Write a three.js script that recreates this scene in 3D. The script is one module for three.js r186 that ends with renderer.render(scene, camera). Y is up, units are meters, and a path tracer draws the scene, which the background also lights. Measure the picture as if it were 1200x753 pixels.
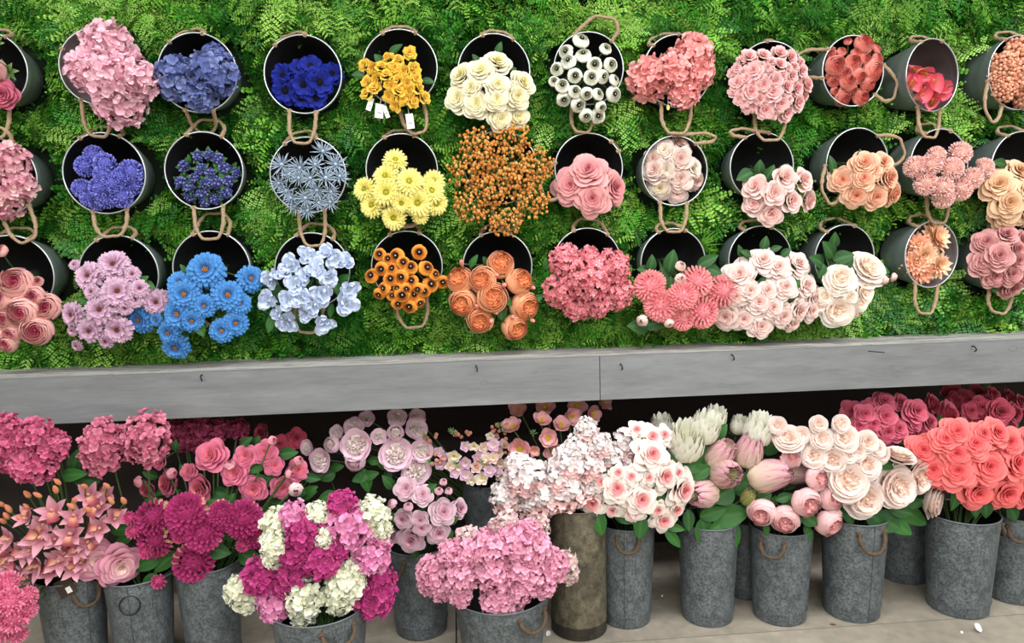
import * as THREE from 'three';
import { RectAreaLightUniformsLib } from 'three/addons/lights/RectAreaLightUniformsLib.js';
import { mergeGeometries } from 'three/addons/utils/BufferGeometryUtils.js';

// ------------------------------------------------------------------ camera, light, exposure
const W = 1200, H = 753, FOCAL = 867;
const scene = new THREE.Scene();
const camera = new THREE.PerspectiveCamera(2 * Math.atan(H / 2 / FOCAL) * 180 / Math.PI, W / H, 0.05, 50);
camera.rotation.order = 'YXZ';
camera.position.set(0, 1.6, 3.1);
camera.rotation.set(-7.3 * Math.PI / 180, -4.4 * Math.PI / 180, -1.45 * Math.PI / 180);
camera.updateMatrixWorld(true);
const renderer = new THREE.WebGLRenderer({ antialias: true });
renderer.toneMapping = THREE.LinearToneMapping;
renderer.toneMappingExposure = 1.08;
renderer.shadowMap.enabled = true;
scene.background = new THREE.Color(0x000000);
RectAreaLightUniformsLib.init();
const LAMP_NEAR = 30, LAMP_FAR = 16, LAMP_BACK = 24;          // ceiling panels close to the wall, over the aisle, and an added front fill
const CEIL = 3.3;

// ------------------------------------------------------------------ small helpers
function rng(seed) { let a = seed >>> 0; return () => { a = (a + 0x6D2B79F5) | 0; let t = Math.imul(a ^ (a >>> 15), 1 | a); t = (t + Math.imul(t ^ (t >>> 7), 61 | t)) ^ t; return ((t ^ (t >>> 14)) >>> 0) / 4294967296; }; }
const V = (x, y, z) => new THREE.Vector3(x, y, z);
const lerp = (a, b, t) => a + (b - a) * t;
const clamp = (x, a = 0, b = 1) => Math.min(b, Math.max(a, x));
const D = Math.PI / 180;
const col = (h) => new THREE.Color(h);
const mixc = (a, b, t) => a.clone().lerp(b, t);
const used = {};
function numbered(n) { const k = used[n] = (used[n] ?? -1) + 1; return k ? n + '_' + String(k).padStart(3, '0') : n; }
const camAxis = V(0, 0, -1).applyQuaternion(camera.quaternion);
function ray(px, py) { return V((px - W / 2) / FOCAL, (H / 2 - py) / FOCAL, -1).applyQuaternion(camera.quaternion); }
function at(px, py, z) { const d = ray(px, py), t = (z - camera.position.z) / d.z; const p = camera.position.clone().addScaledVector(d, t); p.s = t / FOCAL; return p; }   // s: metres per pixel there
function onFloor(px, py, h = 0) { const d = ray(px, py), t = (h - camera.position.y) / d.y; const p = camera.position.clone().addScaledVector(d, t); p.s = t / FOCAL; return p; }
function hash2(x, y, s) { let h = Math.imul(x | 0, 374761393) ^ Math.imul(y | 0, 668265263) ^ Math.imul(s | 0, 1442695041); h = Math.imul(h ^ (h >>> 13), 1274126177); return ((h ^ (h >>> 16)) >>> 0) / 4294967296; }
function vnoise(x, y, s = 1) { const xi = Math.floor(x), yi = Math.floor(y); let fx = x - xi, fy = y - yi; fx = fx * fx * (3 - 2 * fx); fy = fy * fy * (3 - 2 * fy); return lerp(lerp(hash2(xi, yi, s), hash2(xi + 1, yi, s), fx), lerp(hash2(xi, yi + 1, s), hash2(xi + 1, yi + 1, s), fx), fy); }
function fbm(x, y, s = 1, n = 4) { let a = 0, w = 0.5, t = 0; for (let i = 0; i < n; i++) { a += w * vnoise(x, y, s + i * 17); t += w; x *= 2.03; y *= 2.03; w *= 0.5; } return a / t; }
function tex(w, h, fn, srgb = true) {
  const d = new Uint8Array(w * h * 4);
  for (let y = 0; y < h; y++) for (let x = 0; x < w; x++) { const c = fn(x / w, y / h, x, y), k = (y * w + x) * 4; d[k] = clamp(c[0]) * 255; d[k + 1] = clamp(c[1]) * 255; d[k + 2] = clamp(c[2]) * 255; d[k + 3] = 255; }
  const t = new THREE.DataTexture(d, w, h); t.magFilter = THREE.LinearFilter; t.minFilter = THREE.LinearMipmapLinearFilter; t.generateMipmaps = true; t.wrapS = t.wrapT = THREE.RepeatWrapping;
  if (srgb) t.colorSpace = THREE.SRGBColorSpace; t.needsUpdate = true; return t;
}
function shadow(m) { m.castShadow = m.receiveShadow = true; return m; }
function mesh(name, geo, m, parent) { const o = shadow(new THREE.Mesh(geo, m)); o.name = parent ? name : numbered(name); (parent || scene).add(o); return o; }
function tag(o, label, category, group, kind) { o.userData = { label, category }; if (group) o.userData.group = group; if (kind) o.userData.kind = kind; return o; }
function thing(name, pos) { const g = new THREE.Group(); g.name = numbered(name); if (pos) g.position.copy(pos); scene.add(g); return g; }
function struct(name, geo, m, pos, parent) { const o = mesh(name, geo, m, parent); if (pos) o.position.copy(pos); if (!parent) o.userData = { kind: 'structure' }; return o; }
const box = (w, h, d) => new THREE.BoxGeometry(w, h, d);

// ------------------------------------------------------------------ mesh building: templates of petals gathered into one geometry
function grid(nu, nv, f, c) {          // f(u -1..1, v 0..1) -> [x, y, z]; c(u, v) -> Color
  const p = [], k = [], i = [];
  for (let b = 0; b <= nv; b++) for (let a = 0; a <= nu; a++) { const u = a / nu * 2 - 1, v = b / nv, q = f(u, v), cc = c(u, v); p.push(q[0], q[1], q[2]); k.push(cc.r, cc.g, cc.b); }
  for (let b = 0; b < nv; b++) for (let a = 0; a < nu; a++) { const s = b * (nu + 1) + a; i.push(s, s + nu + 1, s + 1, s + 1, s + nu + 1, s + nu + 2); }
  return { p, k, i };
}
function fromGeo(g, c) { const q = g.index ? g : g; const p = Array.from(q.attributes.position.array), k = []; for (let n = 0; n < p.length / 3; n++) k.push(c.r, c.g, c.b); const i = q.index ? Array.from(q.index.array) : p.map((_, n) => n).slice(0, p.length / 3); return { p, k, i }; }
const _v = V();
class MB {
  constructor() { this.p = []; this.k = []; this.i = []; }
  add(t, m, tint) {
    const o = this.p.length / 3;
    for (let n = 0; n < t.p.length; n += 3) { _v.set(t.p[n], t.p[n + 1], t.p[n + 2]); if (m) _v.applyMatrix4(m); this.p.push(_v.x, _v.y, _v.z); }
    for (let n = 0; n < t.k.length; n += 3) { if (tint) this.k.push(t.k[n] * tint.r, t.k[n + 1] * tint.g, t.k[n + 2] * tint.b); else this.k.push(t.k[n], t.k[n + 1], t.k[n + 2]); }
    for (const a of t.i) this.i.push(a + o);
    return this;
  }
  geo() {
    const g = new THREE.BufferGeometry();
    g.setAttribute('position', new THREE.Float32BufferAttribute(this.p, 3)); g.setAttribute('color', new THREE.Float32BufferAttribute(this.k, 3));
    g.setIndex(this.i); g.computeVertexNormals(); return g;
  }
}
const geoOf = (t) => new MB().add(t).geo();
const M4 = () => new THREE.Matrix4();
function ringM(az, tilt, rb, h, s, roll = 0) {    // a flat petal along +x: lifted by tilt, moved out by rb and up by h, turned by az about y
  return M4().makeRotationY(az).multiply(M4().makeTranslation(rb, h, 0)).multiply(M4().makeRotationZ(tilt)).multiply(M4().makeRotationX(roll)).multiply(M4().makeScale(s, s, s));
}
function flat({ w = 0.3, L = 1, base = 0.25, tip = 0.5, pow = 2, bend = 0, cup = 0.1, ruf = 0, notch = 0, ph = 0, nu = 4, nv = 4, endw = 0.15, c0, c1, cp = 1.2 }) {
  return grid(nu, nv, (u, v) => {
    const t = Math.max(0, (v - tip) / (1 - tip)), wd = w * (base + (1 - base) * Math.sin(Math.min(1, v / Math.max(tip, 0.2)) * Math.PI / 2)) * (pow > 1 ? Math.sqrt(Math.max(endw * endw, 1 - Math.pow(t, pow))) : Math.max(0.04, 1 - t * pow));
    const x = v * L * (1 - notch * v * (1 - Math.abs(u))) - (pow > 1 ? 0.06 * L * v * v * u * u : 0);
    return [x * Math.cos(bend * v * 0.6), bend * v * v * 0.5 * L + cup * u * u * wd / w + ruf * v * Math.sin(u * 4.2 + ph) + ruf * 0.6 * v * v * Math.sin(u * 7 + ph * 2), wd * u];
  }, (u, v) => mixc(c0, c1, Math.pow(v, cp)));
}
function shell({ az = 0, ha = 0.9, r0 = 0.1, r1 = 0.5, y0 = -0.3, y1 = 0.4, pow = 1, curl = 0.1, ruf = 0, ph = 0, spi = 0.04, round = 0.3, point = 0, inc = 0, nu = 4, nv = 4, c0, c1, cp = 1.4 }) {   // a cupped petal standing around the axis
  return grid(nu, nv, (u, v) => {
    const vv = v * (1 - round * Math.pow(Math.abs(u), 2.3) + point * (1 - Math.abs(u)) * (1 - Math.abs(u)));
    const f = lerp(-0.8, inc, vv);     // inc: the petal arches over towards the middle, ending inc radians past upright
    let r = inc ? r1 * (1 - (f > 0 ? 0.6 : 1.1) * (1 - Math.cos(f))) : lerp(r0, r1, Math.pow(vv, pow));
    let y = inc ? y1 - (y1 - y0) * (Math.sin(inc) - Math.sin(f)) / (Math.sin(inc) + 0.717) : lerp(y0, y1, vv);
    const k = Math.max(0, (vv - 0.6) / 0.4); r += curl * k * k; y -= curl * 0.75 * k * k * k;
    r += ruf * vv * Math.sin(u * 4 + ph) + spi * u; y += ruf * 0.7 * vv * Math.sin(u * 5.3 + ph * 1.7);
    const a = az + ha * u * (0.45 + 0.55 * Math.sin(Math.min(1, v * 1.3) * Math.PI / 2));
    return [Math.cos(a) * r, y, Math.sin(a) * r];
  }, (u, v) => mixc(c0, c1, Math.pow(v, cp)));
}
const BALL0 = new THREE.IcosahedronGeometry(1, 0), BALL1 = new THREE.IcosahedronGeometry(1, 1), BALL2 = new THREE.IcosahedronGeometry(1, 2);
const ballT = (c, d = 0) => fromGeo([BALL0, BALL1, BALL2][d], c);
function tubeT(pts, r, c, seg = 6, rad = 5) { return fromGeo(new THREE.TubeGeometry(new THREE.CatmullRomCurve3(pts), seg, r, rad, false), c); }

// ------------------------------------------------------------------ materials
const M = {
  petal: new THREE.MeshPhysicalMaterial({ vertexColors: true, roughness: 0.9, transmission: 0.22, thickness: 0, specularIntensity: 0.4, side: THREE.DoubleSide }),
  leaf: new THREE.MeshPhysicalMaterial({ vertexColors: true, specularIntensity: 0.45, roughness: 0.5, side: THREE.DoubleSide }),
  foliage: new THREE.MeshPhysicalMaterial({ vertexColors: true, roughness: 0.42, side: THREE.DoubleSide }),
  stem: new THREE.MeshStandardMaterial({ color: 0x3c5a26, roughness: 0.6 }),
  backing: new THREE.MeshStandardMaterial({ color: 0x12240e, roughness: 0.95 }),
  plaster: new THREE.MeshStandardMaterial({ color: 0xb9b6b0, roughness: 0.9 }),
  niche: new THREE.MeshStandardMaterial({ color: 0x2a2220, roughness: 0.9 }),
  dark: new THREE.MeshStandardMaterial({ color: 0x111214, roughness: 0.5, metalness: 0.2 }),
  paper: new THREE.MeshStandardMaterial({ color: 0xe6e6e2, roughness: 0.6 }),
};
// galvanised sheet: crystals of different tone
const spangleSeeds = []; { const r = rng(5); for (let i = 0; i < 40; i++) for (let j = 0; j < 40; j++) spangleSeeds.push([(i + r()) / 40, (j + r()) / 40, r()]); }
function spangle(u, v) {
  const i = Math.floor(u * 40), j = Math.floor(v * 40); let best = 9, b = 0.5;
  for (let a = -1; a <= 1; a++) for (let c = -1; c <= 1; c++) { const s = spangleSeeds[((i + a + 40) % 40) * 40 + ((j + c + 40) % 40)]; let dx = Math.abs(s[0] - u), dy = Math.abs(s[1] - v); dx = Math.min(dx, 1 - dx); dy = Math.min(dy, 1 - dy); const d = dx * dx + dy * dy * 0.8; if (d < best) { best = d; b = s[2]; } }
  return b;
}
const galvMap = tex(512, 512, (u, v) => { const s = spangle(u, v), n = fbm(u * 8, v * 8, 3), g = 0.41 + 0.15 * (s - 0.5) + 0.14 * (n - 0.5); return [g * 0.93, g * 1.0, g * 1.02]; });
const galvRough = tex(256, 256, (u, v) => { const s = spangle(u, v); return [0, 0.42 + 0.3 * s, 0.55]; }, false);
M.galv = new THREE.MeshStandardMaterial({ map: galvMap, roughnessMap: galvRough, roughness: 1, metalness: 0.45 });
M.seam = new THREE.MeshStandardMaterial({ color: 0x4c5152, roughness: 0.5, metalness: 0.4 });
M.patina = new THREE.MeshStandardMaterial({ map: tex(512, 512, (u, v) => { const n = fbm(u * 9, v * 14, 9), m = fbm(u * 30, v * 60, 11), g = 0.39 + 0.3 * (n - 0.5) - (m > 0.62 ? 0.07 : 0); const low = v < 0.1 ? 0.55 : 1; return [g * 0.98 * low, g * 0.92 * low, g * 0.74 * low]; }), roughness: 0.62, metalness: 0.25 });
M.pailOut = new THREE.MeshStandardMaterial({ map: tex(256, 256, (u, v) => { const n = fbm(u * 3, v * 20, 21), g = 0.44 + 0.14 * (n - 0.5); return [g * 0.93, g * 1.02, g]; }), roughness: 0.42, metalness: 0.25 });
M.pailIn = new THREE.MeshStandardMaterial({ color: 0x151617, roughness: 0.5, metalness: 0.1 });  // bare metal inside; its shade is put into this near-black colour
M.pailInGrey = new THREE.MeshStandardMaterial({ map: tex(256, 256, (u, v) => { const n = fbm(u * 12, v * 6, 31), g = 0.56 + 0.2 * (n - 0.5); return [g, g * 0.93, g * 0.93]; }), roughness: 0.5, metalness: 0.3 });  // same metal where light reaches in, that light put into the colour
M.pailInRust = new THREE.MeshStandardMaterial({ map: tex(256, 256, (u, v) => { const n = fbm(u * 9, v * 6, 37), g = 0.33 + 0.2 * (n - 0.5); return [g * 1.02, g * 0.88, g * 0.88]; }), roughness: 0.5, metalness: 0.3 });  // lit mauve-grey inside, with the light put into the colour
M.rim = new THREE.MeshStandardMaterial({ color: 0xc9cfd0, roughness: 0.32, metalness: 0.6 });
M.rope = new THREE.MeshStandardMaterial({ map: tex(256, 64, (u, v, x, y) => { const g = 0.82 + 0.5 * (vnoise(x * 0.7, y * 0.5, 41) - 0.5); return [0.73 * g, 0.62 * g, 0.49 * g]; }), roughness: 0.95 });

M.ropeDark = new THREE.MeshStandardMaterial({ map: M.rope.map, color: 0x8c8a86, roughness: 0.95 });

// ------------------------------------------------------------------ the room
const shelfTopFront = at(600, 422, 0.35), SHELF_Y = shelfTopFront.y, BOARD_H = SHELF_Y - at(600, 473, 0.35).y, LEDGE_Z = 0.35, NICHE_Z = -0.4;
const X0 = -4, X1 = 4.2, Z1 = 6;
const concrete = tex(1024, 1024, (u, v) => { const n = fbm(u * 6, v * 6, 51, 5), m = fbm(u * 60, v * 60, 57, 3), st = fbm(u * 3 + 7, v * 3, 61, 4); let g = 0.56 + 0.16 * (n - 0.5) + 0.1 * (m - 0.5) - (st > 0.62 ? (st - 0.62) * 0.7 : 0); return [g * 1.0, g * 0.945, g * 0.84]; });
const floorMat = new THREE.MeshStandardMaterial({ map: concrete, roughness: 0.7 });
function slabGeo(w, d) { const g = box(w, 0.1, d), uv = g.attributes.uv, p = g.attributes.position; for (let i = 0; i < uv.count; i++) uv.setXY(i, p.getX(i) / 2 + 0.1 * w, p.getZ(i) / 2 + 0.21 * d); return g; }
{ // floor slabs with a recessed joint between them
  const ja = onFloor(928, 741), jb = onFloor(1043, 727); const jz = (ja.z + jb.z) / 2;
  const bed = struct('floor', box(X1 - X0, 0.08, Z1 + 1), new THREE.MeshStandardMaterial({ color: 0x35322d, roughness: 0.9 }), V((X0 + X1) / 2, -0.052, (Z1 - 1) / 2));
  const zs = [[-1, jz - 0.003], [jz + 0.003, Z1]];
  const xs = [[X0, onFloor(1085, 720).x - 1.9], [onFloor(1085, 720).x - 1.894, X1]];
  for (const [a, b] of zs) for (const [c, d] of xs) { const s = mesh('floor_slab', slabGeo(d - c, b - a), floorMat, bed); s.scale.y = 0.5; s.position.set((c + d) / 2 - (X0 + X1) / 2, 0.052 - 0.025, (a + b) / 2 - (Z1 - 1) / 2); }
}
const NB = SHELF_Y - BOARD_H;      // underside of the front board
struct('wall_back', box(X1 - X0, CEIL - NB - 0.01, -NICHE_Z), M.backing, V((X0 + X1) / 2, (CEIL + NB + 0.01) / 2, NICHE_Z / 2));
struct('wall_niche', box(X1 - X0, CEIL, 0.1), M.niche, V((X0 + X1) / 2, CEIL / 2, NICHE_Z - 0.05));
struct('wall_left', box(0.1, CEIL, Z1 + 0.8), M.plaster, V(X0 - 0.05, CEIL / 2, Z1 / 2 - 0.4));
struct('wall_right', box(0.1, CEIL, Z1 + 0.8), M.plaster, V(X1 + 0.05, CEIL / 2, Z1 / 2 - 0.4));
struct('wall_front', box(X1 - X0 + 0.2, CEIL, 0.1), M.plaster, V((X0 + X1) / 2, CEIL / 2, Z1 + 0.05));
struct('ceiling', box(X1 - X0 + 0.2, 0.1, Z1 + 1), M.plaster, V((X0 + X1) / 2, CEIL + 0.05, Z1 / 2 - 0.4));

// ceiling lamps: glowing panels, each with a light of its own size just below it
function lamp(x, z, w, d, power, label) {
  const t = thing('ceiling_lamp', V(x, CEIL, z)); tag(t, label, 'lamp', 'ceiling lamp panels');
  mesh('lamp_frame', box(w + 0.06, 0.05, d + 0.06), M.plaster, t).position.y = -0.026;
  mesh('diffuser', box(w, 0.012, d), new THREE.MeshStandardMaterial({ color: 0xffffff, emissive: 0xfbfcff, emissiveIntensity: 1.5 }), t).position.y = -0.058;
  const L = new THREE.RectAreaLight(0xfbfcff, power, w, d); L.position.set(x, CEIL - 0.075, z); L.lookAt(x, 0, z); L.castShadow = true; scene.add(L);
}
for (const [x, n, k] of [[-2.2, 'above the left wall end', 0.8], [0.3, 'above the middle', 1], [2.7, 'above the right wall end', 1.2]]) {
  lamp(x, 1.55, 1.8, 0.3, LAMP_NEAR * k, 'long white ceiling lamp panel close to the green wall, ' + n);
  lamp(x, 3.6, 1.8, 0.5, LAMP_FAR * k, 'long white ceiling lamp panel over the shop aisle, ' + n);
  lamp(x, 5.3, 1.8, 0.5, LAMP_BACK * k, 'long white ceiling lamp panel behind the camera, ' + n);  // front fill: a lamp row added to brighten the blooms from the front
}

// ------------------------------------------------------------------ grey washed ledge below the green wall
{
  const seamX = at(703, 440, LEDGE_Z).x, g = thing('wooden_ledge', V(0, NB, LEDGE_Z)); 
  tag(g, 'long grey-washed wooden ledge running along the foot of the green foliage wall', 'ledge');
  function boardTex(seed, top) { return tex(2048, 128, (u, v) => { const gr = fbm(u * 26, v * 9, seed, 4), fine = fbm(u * 90, v * 44, seed + 3, 3), blot = fbm(u * 14, v * 2.2, seed + 9, 3); let k = top ? 0.62 + 0.24 * (gr - 0.5) - (fine > 0.6 ? 0.14 : 0) : 0.45 + 0.07 * (gr - 0.5) + 0.05 * (fine - 0.5) + 0.07 * (blot - 0.5); return top ? [k, k * 0.99, k * 0.95] : [k * 0.98, k, k * 1.0]; }); }
  const xa = -3.4, xb = 3.9;
  for (const [a, b, s] of [[xa, seamX - 0.0015, 71], [seamX + 0.0015, xb, 83]]) {
    const m = mesh('fascia_board', box(b - a, BOARD_H, 0.03), new THREE.MeshStandardMaterial({ map: boardTex(s, false), roughness: 0.7 }), g); m.position.set((a + b) / 2, BOARD_H / 2, -0.015);
  }
  const top = mesh('top_board', box(xb - xa, 0.03, LEDGE_Z - 0.035), new THREE.MeshStandardMaterial({ map: boardTex(97, true), roughness: 0.75 }), g); top.position.set((xa + xb) / 2, BOARD_H - 0.0155, -(LEDGE_Z - 0.035) / 2 - 0.031);
  // knots in the wood and the little black hooks screwed into the board
  const knotMat = new THREE.MeshStandardMaterial({ color: 0x66696a, roughness: 0.8 });
  const knotGeo = new THREE.TorusGeometry(0.011, 0.0012, 5, 16);
  for (const [x, y, s] of [[568, 448, 1], [627, 436, 0.7], [845, 451, 0.9], [1187, 408, 1.3], [470, 440, 0.7], [130, 440, 0.8], [1045, 430, 0.8]]) { const p = at(x, y, LEDGE_Z), k = mesh('wood_knot', knotGeo, knotMat, g); k.position.set(p.x, p.y - NB, 0.0002); k.scale.set(s * 1.2, s * 0.8, 0.5); }
  for (const [x, y] of [[237, 441], [558, 430], [727, 428], [857, 417], [1139, 407]]) {
    const p = at(x, y, LEDGE_Z), pts = [V(0, 0.006, 0), V(0, 0.006, 0.012), V(0.001, 0.002, 0.02), V(0.004, -0.008, 0.02), V(0.002, -0.014, 0.012)];
    const k = mesh('hook', new THREE.TubeGeometry(new THREE.CatmullRomCurve3(pts), 14, 0.0026, 6), M.dark, g); k.position.set(p.x, p.y - NB, 0); k.userData = { label: 'small black screw hook' };
  }
  const sc = at(1027, 412, LEDGE_Z), scr = mesh('scratch', box(0.07, 0.003, 0.001), M.dark, g); scr.position.set(sc.x, sc.y - NB, 0.0004); scr.rotation.z = -0.12;
}

// ------------------------------------------------------------------ rope: three twisted strands
function rope(pts, rad, wrap = 0.3) {
  const c = new THREE.CatmullRomCurve3(pts, false, 'centripetal'), L = c.getLength(), n = Math.max(16, Math.round(L / 0.006)), m = 9, fr = c.computeFrenetFrames(n, false);
  const p = [], uv = [], idx = [];
  for (let i = 0; i <= n; i++) {
    const t = i / n, q = c.getPointAt(t), e = Math.min(t, 1 - t), thick = rad * (e < wrap ? 1.32 + 0.1 * Math.sin(t * L * 900) : 1), tw = t * L * 210;
    for (let j = 0; j <= m; j++) { const a = j / m * Math.PI * 2, r = thick * (1 + 0.17 * Math.cos(3 * a - tw)); const N = fr.normals[i], B = fr.binormals[i]; p.push(q.x + r * (Math.cos(a) * N.x + Math.sin(a) * B.x), q.y + r * (Math.cos(a) * N.y + Math.sin(a) * B.y), q.z + r * (Math.cos(a) * N.z + Math.sin(a) * B.z)); uv.push(t * L * 12, j / m); }
  }
  for (let i = 0; i < n; i++) for (let j = 0; j < m; j++) { const a = i * (m + 1) + j; idx.push(a, a + 1, a + m + 1, a + 1, a + m + 2, a + m + 1); }
  const g = new THREE.BufferGeometry(); g.setAttribute('position', new THREE.Float32BufferAttribute(p, 3)); g.setAttribute('uv', new THREE.Float32BufferAttribute(uv, 2)); g.setIndex(idx); g.computeVertexNormals(); return g;
}
const knotG = (() => { const g = new THREE.IcosahedronGeometry(1, 2), p = g.attributes.position; for (let i = 0; i < p.count; i++) { const s = 1 + 0.18 * Math.sin(p.getX(i) * 6 + p.getY(i) * 4) + 0.1 * Math.sin(p.getZ(i) * 9); p.setXYZ(i, p.getX(i) * s, p.getY(i) * s, p.getZ(i) * s); } g.computeVertexNormals(); return g; })();
function ropeHandle(root, pts, rad, knots = true, mat = M.rope) {
  const h = mesh('rope_handle', rope(pts, rad), mat, root); 
  if (knots) for (const q of [pts[0], pts[pts.length - 1]]) { const k = mesh('knot', knotG, mat, h); k.position.copy(q); k.scale.set(rad * 1.55, rad * 1.8, rad * 1.5); k.rotation.z = q.x * 40; }
  return h;
}

// ------------------------------------------------------------------ pails hung on the wall, mouths facing out
const PAIL_R = 0.14, PAIL_L = 0.175;
const pailGeo = {
  body: new THREE.LatheGeometry([V(0, 0, 0), V(0.106, 0, 0), V(0.109, 0.003, 0), V(0.1385, PAIL_L - 0.03, 0), V(0.1405, PAIL_L - 0.028, 0), V(0.1395, PAIL_L - 0.025, 0), V(PAIL_R + 0.0015, PAIL_L - 0.002, 0)].map(q => new THREE.Vector2(q.x, q.y)), 56),
  inside: new THREE.LatheGeometry([[PAIL_R - 0.001, PAIL_L - 0.002], [0.1365, PAIL_L - 0.025], [0.1375, PAIL_L - 0.028], [0.1355, PAIL_L - 0.03], [0.106, 0.004], [0, 0.004]].map(q => new THREE.Vector2(...q)), 56),
  rim: new THREE.TorusGeometry(PAIL_R, 0.0026, 8, 64).rotateX(Math.PI / 2).translate(0, PAIL_L - 0.001, 0),
  band: new THREE.TorusGeometry(0.1388, 0.0012, 6, 64).rotateX(Math.PI / 2).translate(0, PAIL_L - 0.028, 0),
};
const pails = {};      // key -> {M: mouth centre, n, u, r, R}
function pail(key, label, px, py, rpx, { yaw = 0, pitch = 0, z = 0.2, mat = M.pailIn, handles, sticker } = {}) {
  const Mo = at(px, py, z), R = rpx * Mo.s * 1.0, sc = R / PAIL_R;
  const n = V(Math.sin(yaw * D) * Math.cos(pitch * D), Math.sin(pitch * D), Math.cos(yaw * D) * Math.cos(pitch * D));
  const root = thing('metal_pail'); tag(root, label, 'pail', 'metal pails hung on the green wall');
  const len = Math.min(PAIL_L * sc, z - 0.006), sl = len / PAIL_L;
  root.quaternion.setFromUnitVectors(V(0, 1, 0), n); root.position.copy(Mo).addScaledVector(n, -len); root.scale.setScalar(1);
  const S = V(sc, sl, sc);
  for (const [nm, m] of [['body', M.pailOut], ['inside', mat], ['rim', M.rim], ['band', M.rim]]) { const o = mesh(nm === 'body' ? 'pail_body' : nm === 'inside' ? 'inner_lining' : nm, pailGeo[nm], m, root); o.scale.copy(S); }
  root.updateMatrixWorld(true);
  const r = V(1, 0, 0).addScaledVector(n, -n.x).normalize(), u = n.clone().cross(r).negate(); if (u.y < 0) u.negate();
  const inv = root.matrixWorld.clone().invert(), rd = (a) => r.clone().multiplyScalar(Math.cos(a * D)).addScaledVector(u, Math.sin(a * D));
  for (const [ang, spread, lenPx, back = 0, skew = 0] of handles || [[95, 25, 9, 1], [270, 21, 31]]) {
    const L = lenPx * Mo.s, d = rd(ang), tn = rd(ang + 90), A = Mo.clone().addScaledVector(rd(ang - spread), R * 1.015).addScaledVector(n, -0.004), B = Mo.clone().addScaledVector(rd(ang + spread), R * 1.015).addScaledVector(n, -0.004);
    const w = R * Math.sin(spread * D), k = back ? -0.07 : 0.012, tip = Mo.clone().addScaledVector(d, R + L).addScaledVector(tn, skew * Mo.s);
    const P = (base, f, s, o) => base.clone().addScaledVector(d, L * f).addScaledVector(tn, s * w + skew * Mo.s * f).addScaledVector(n, o);
    const pts = [A, P(A, 0.3, 0.02, k * 0.35), P(A, 0.68, 0.06, k * 0.7), tip.clone().addScaledVector(tn, -w * 0.52).addScaledVector(n, k), tip.clone().addScaledVector(tn, w * 0.05).addScaledVector(n, k).addScaledVector(d, L * 0.03), tip.clone().addScaledVector(tn, w * 0.52).addScaledVector(n, k), P(B, 0.66, -0.1, k * 0.7), P(B, 0.3, -0.02, k * 0.35), B];
    ropeHandle(root, pts.map(q => q.applyMatrix4(inv)), 0.0056);
  }
  if (sticker !== undefined) { const a = sticker * D, st = mesh('sticker', new THREE.CylinderGeometry(PAIL_R * 0.962, PAIL_R * 0.94, 0.034, 8, 1, true, 0, 0.17), M.paper, root); st.scale.set(sc, 1, sc); st.position.y = len - 0.055; st.rotation.y = Math.PI / 2 + a - 0.08; st.material = M.stickerGrey; }
  pails[key] = { M: Mo, n, u, r, R, len };
}
M.stickerGrey = new THREE.MeshStandardMaterial({ color: 0x9a9a98, roughness: 0.5, side: THREE.DoubleSide });
const HL = (k, holds, row) => `${k} metal pail, ${row} row of the green wall, holding ${holds}`;
const UP = [95, 25, 8, 1];
pail('a0', HL('dark', 'a deep pink rose', 'top'), -13, 82, 43, { handles: [[84, 24, 8, 1], [270, 24, 34]] });
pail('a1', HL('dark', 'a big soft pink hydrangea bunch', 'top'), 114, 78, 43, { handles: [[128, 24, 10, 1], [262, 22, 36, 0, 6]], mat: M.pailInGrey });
pail('a2', HL('dark', 'slate blue hydrangeas', 'top'), 231, 85, 45, { handles: [[104, 26, 9, 1], [268, 20, 20, 1]] });
pail('a3', HL('dark', 'royal blue anemones', 'top'), 355, 87, 44.5, { handles: [[108, 24, 8, 1], [266, 20, 34]] });
pail('a4', HL('dark', 'yellow rosebuds with paper tags', 'top'), 469, 79, 43, { handles: [[90, 26, 8, 1], [284, 20, 34]] });
pail('a5', HL('dark', 'cream white roses', 'top'), 579, 83, 42, { handles: [[82, 25, 8, 1], [280, 22, 30]] });
pail('a6', HL('dark', 'white dark-eyed ranunculus', 'top'), 690, 80, 41, { handles: [[80, 32, 17, 0, -9], [262, 20, 32]] });
pail('a7', HL('dark', 'salmon pink hydrangeas', 'top'), 794, 83, 41, { handles: [[112, 24, 6, 1], [268, 26, 30]], yaw: 3 });
pail('a8', HL('dark', 'pale pink spray roses', 'top'), 903, 92, 42, { handles: [[70, 26, 6, 1], [270, 26, 28]] });
pail('a9', HL('dark', 'coral ranunculus and round buds', 'top'), 1000, 83, 40, { handles: [[345, 26, 18, 0, -8], [168, 24, 22, 1]], yaw: 7 });
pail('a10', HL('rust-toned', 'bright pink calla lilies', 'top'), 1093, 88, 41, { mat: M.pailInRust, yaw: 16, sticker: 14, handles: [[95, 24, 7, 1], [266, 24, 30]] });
pail('a11', HL('dark', 'peach bead-like blossom heads', 'top'), 1194, 85, 42, { handles: [[95, 25, 8, 1], [218, 24, 22, 0, 14]], yaw: 8 });
pail('b0', HL('dark', 'blush and cream hydrangeas', 'middle'), -4, 208, 45, { handles: [[86, 24, 12, 0], [292, 22, 34]] });
pail('b1', HL('dark', 'violet-blue pompom blooms', 'middle'), 122, 203, 46.5, { handles: [[92, 28, 9, 1], [273, 24, 26]] });
pail('b2', HL('dark', 'small blue-violet berry clusters', 'middle'), 239, 200, 44.5, { handles: [[86, 26, 16, 1], [272, 22, 34]] });
pail('b3', HL('dark', 'pale blue-grey thistles', 'middle'), 361, 205, 43.5, { handles: [[100, 24, 9, 1], [272, 20, 38]] });
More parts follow.
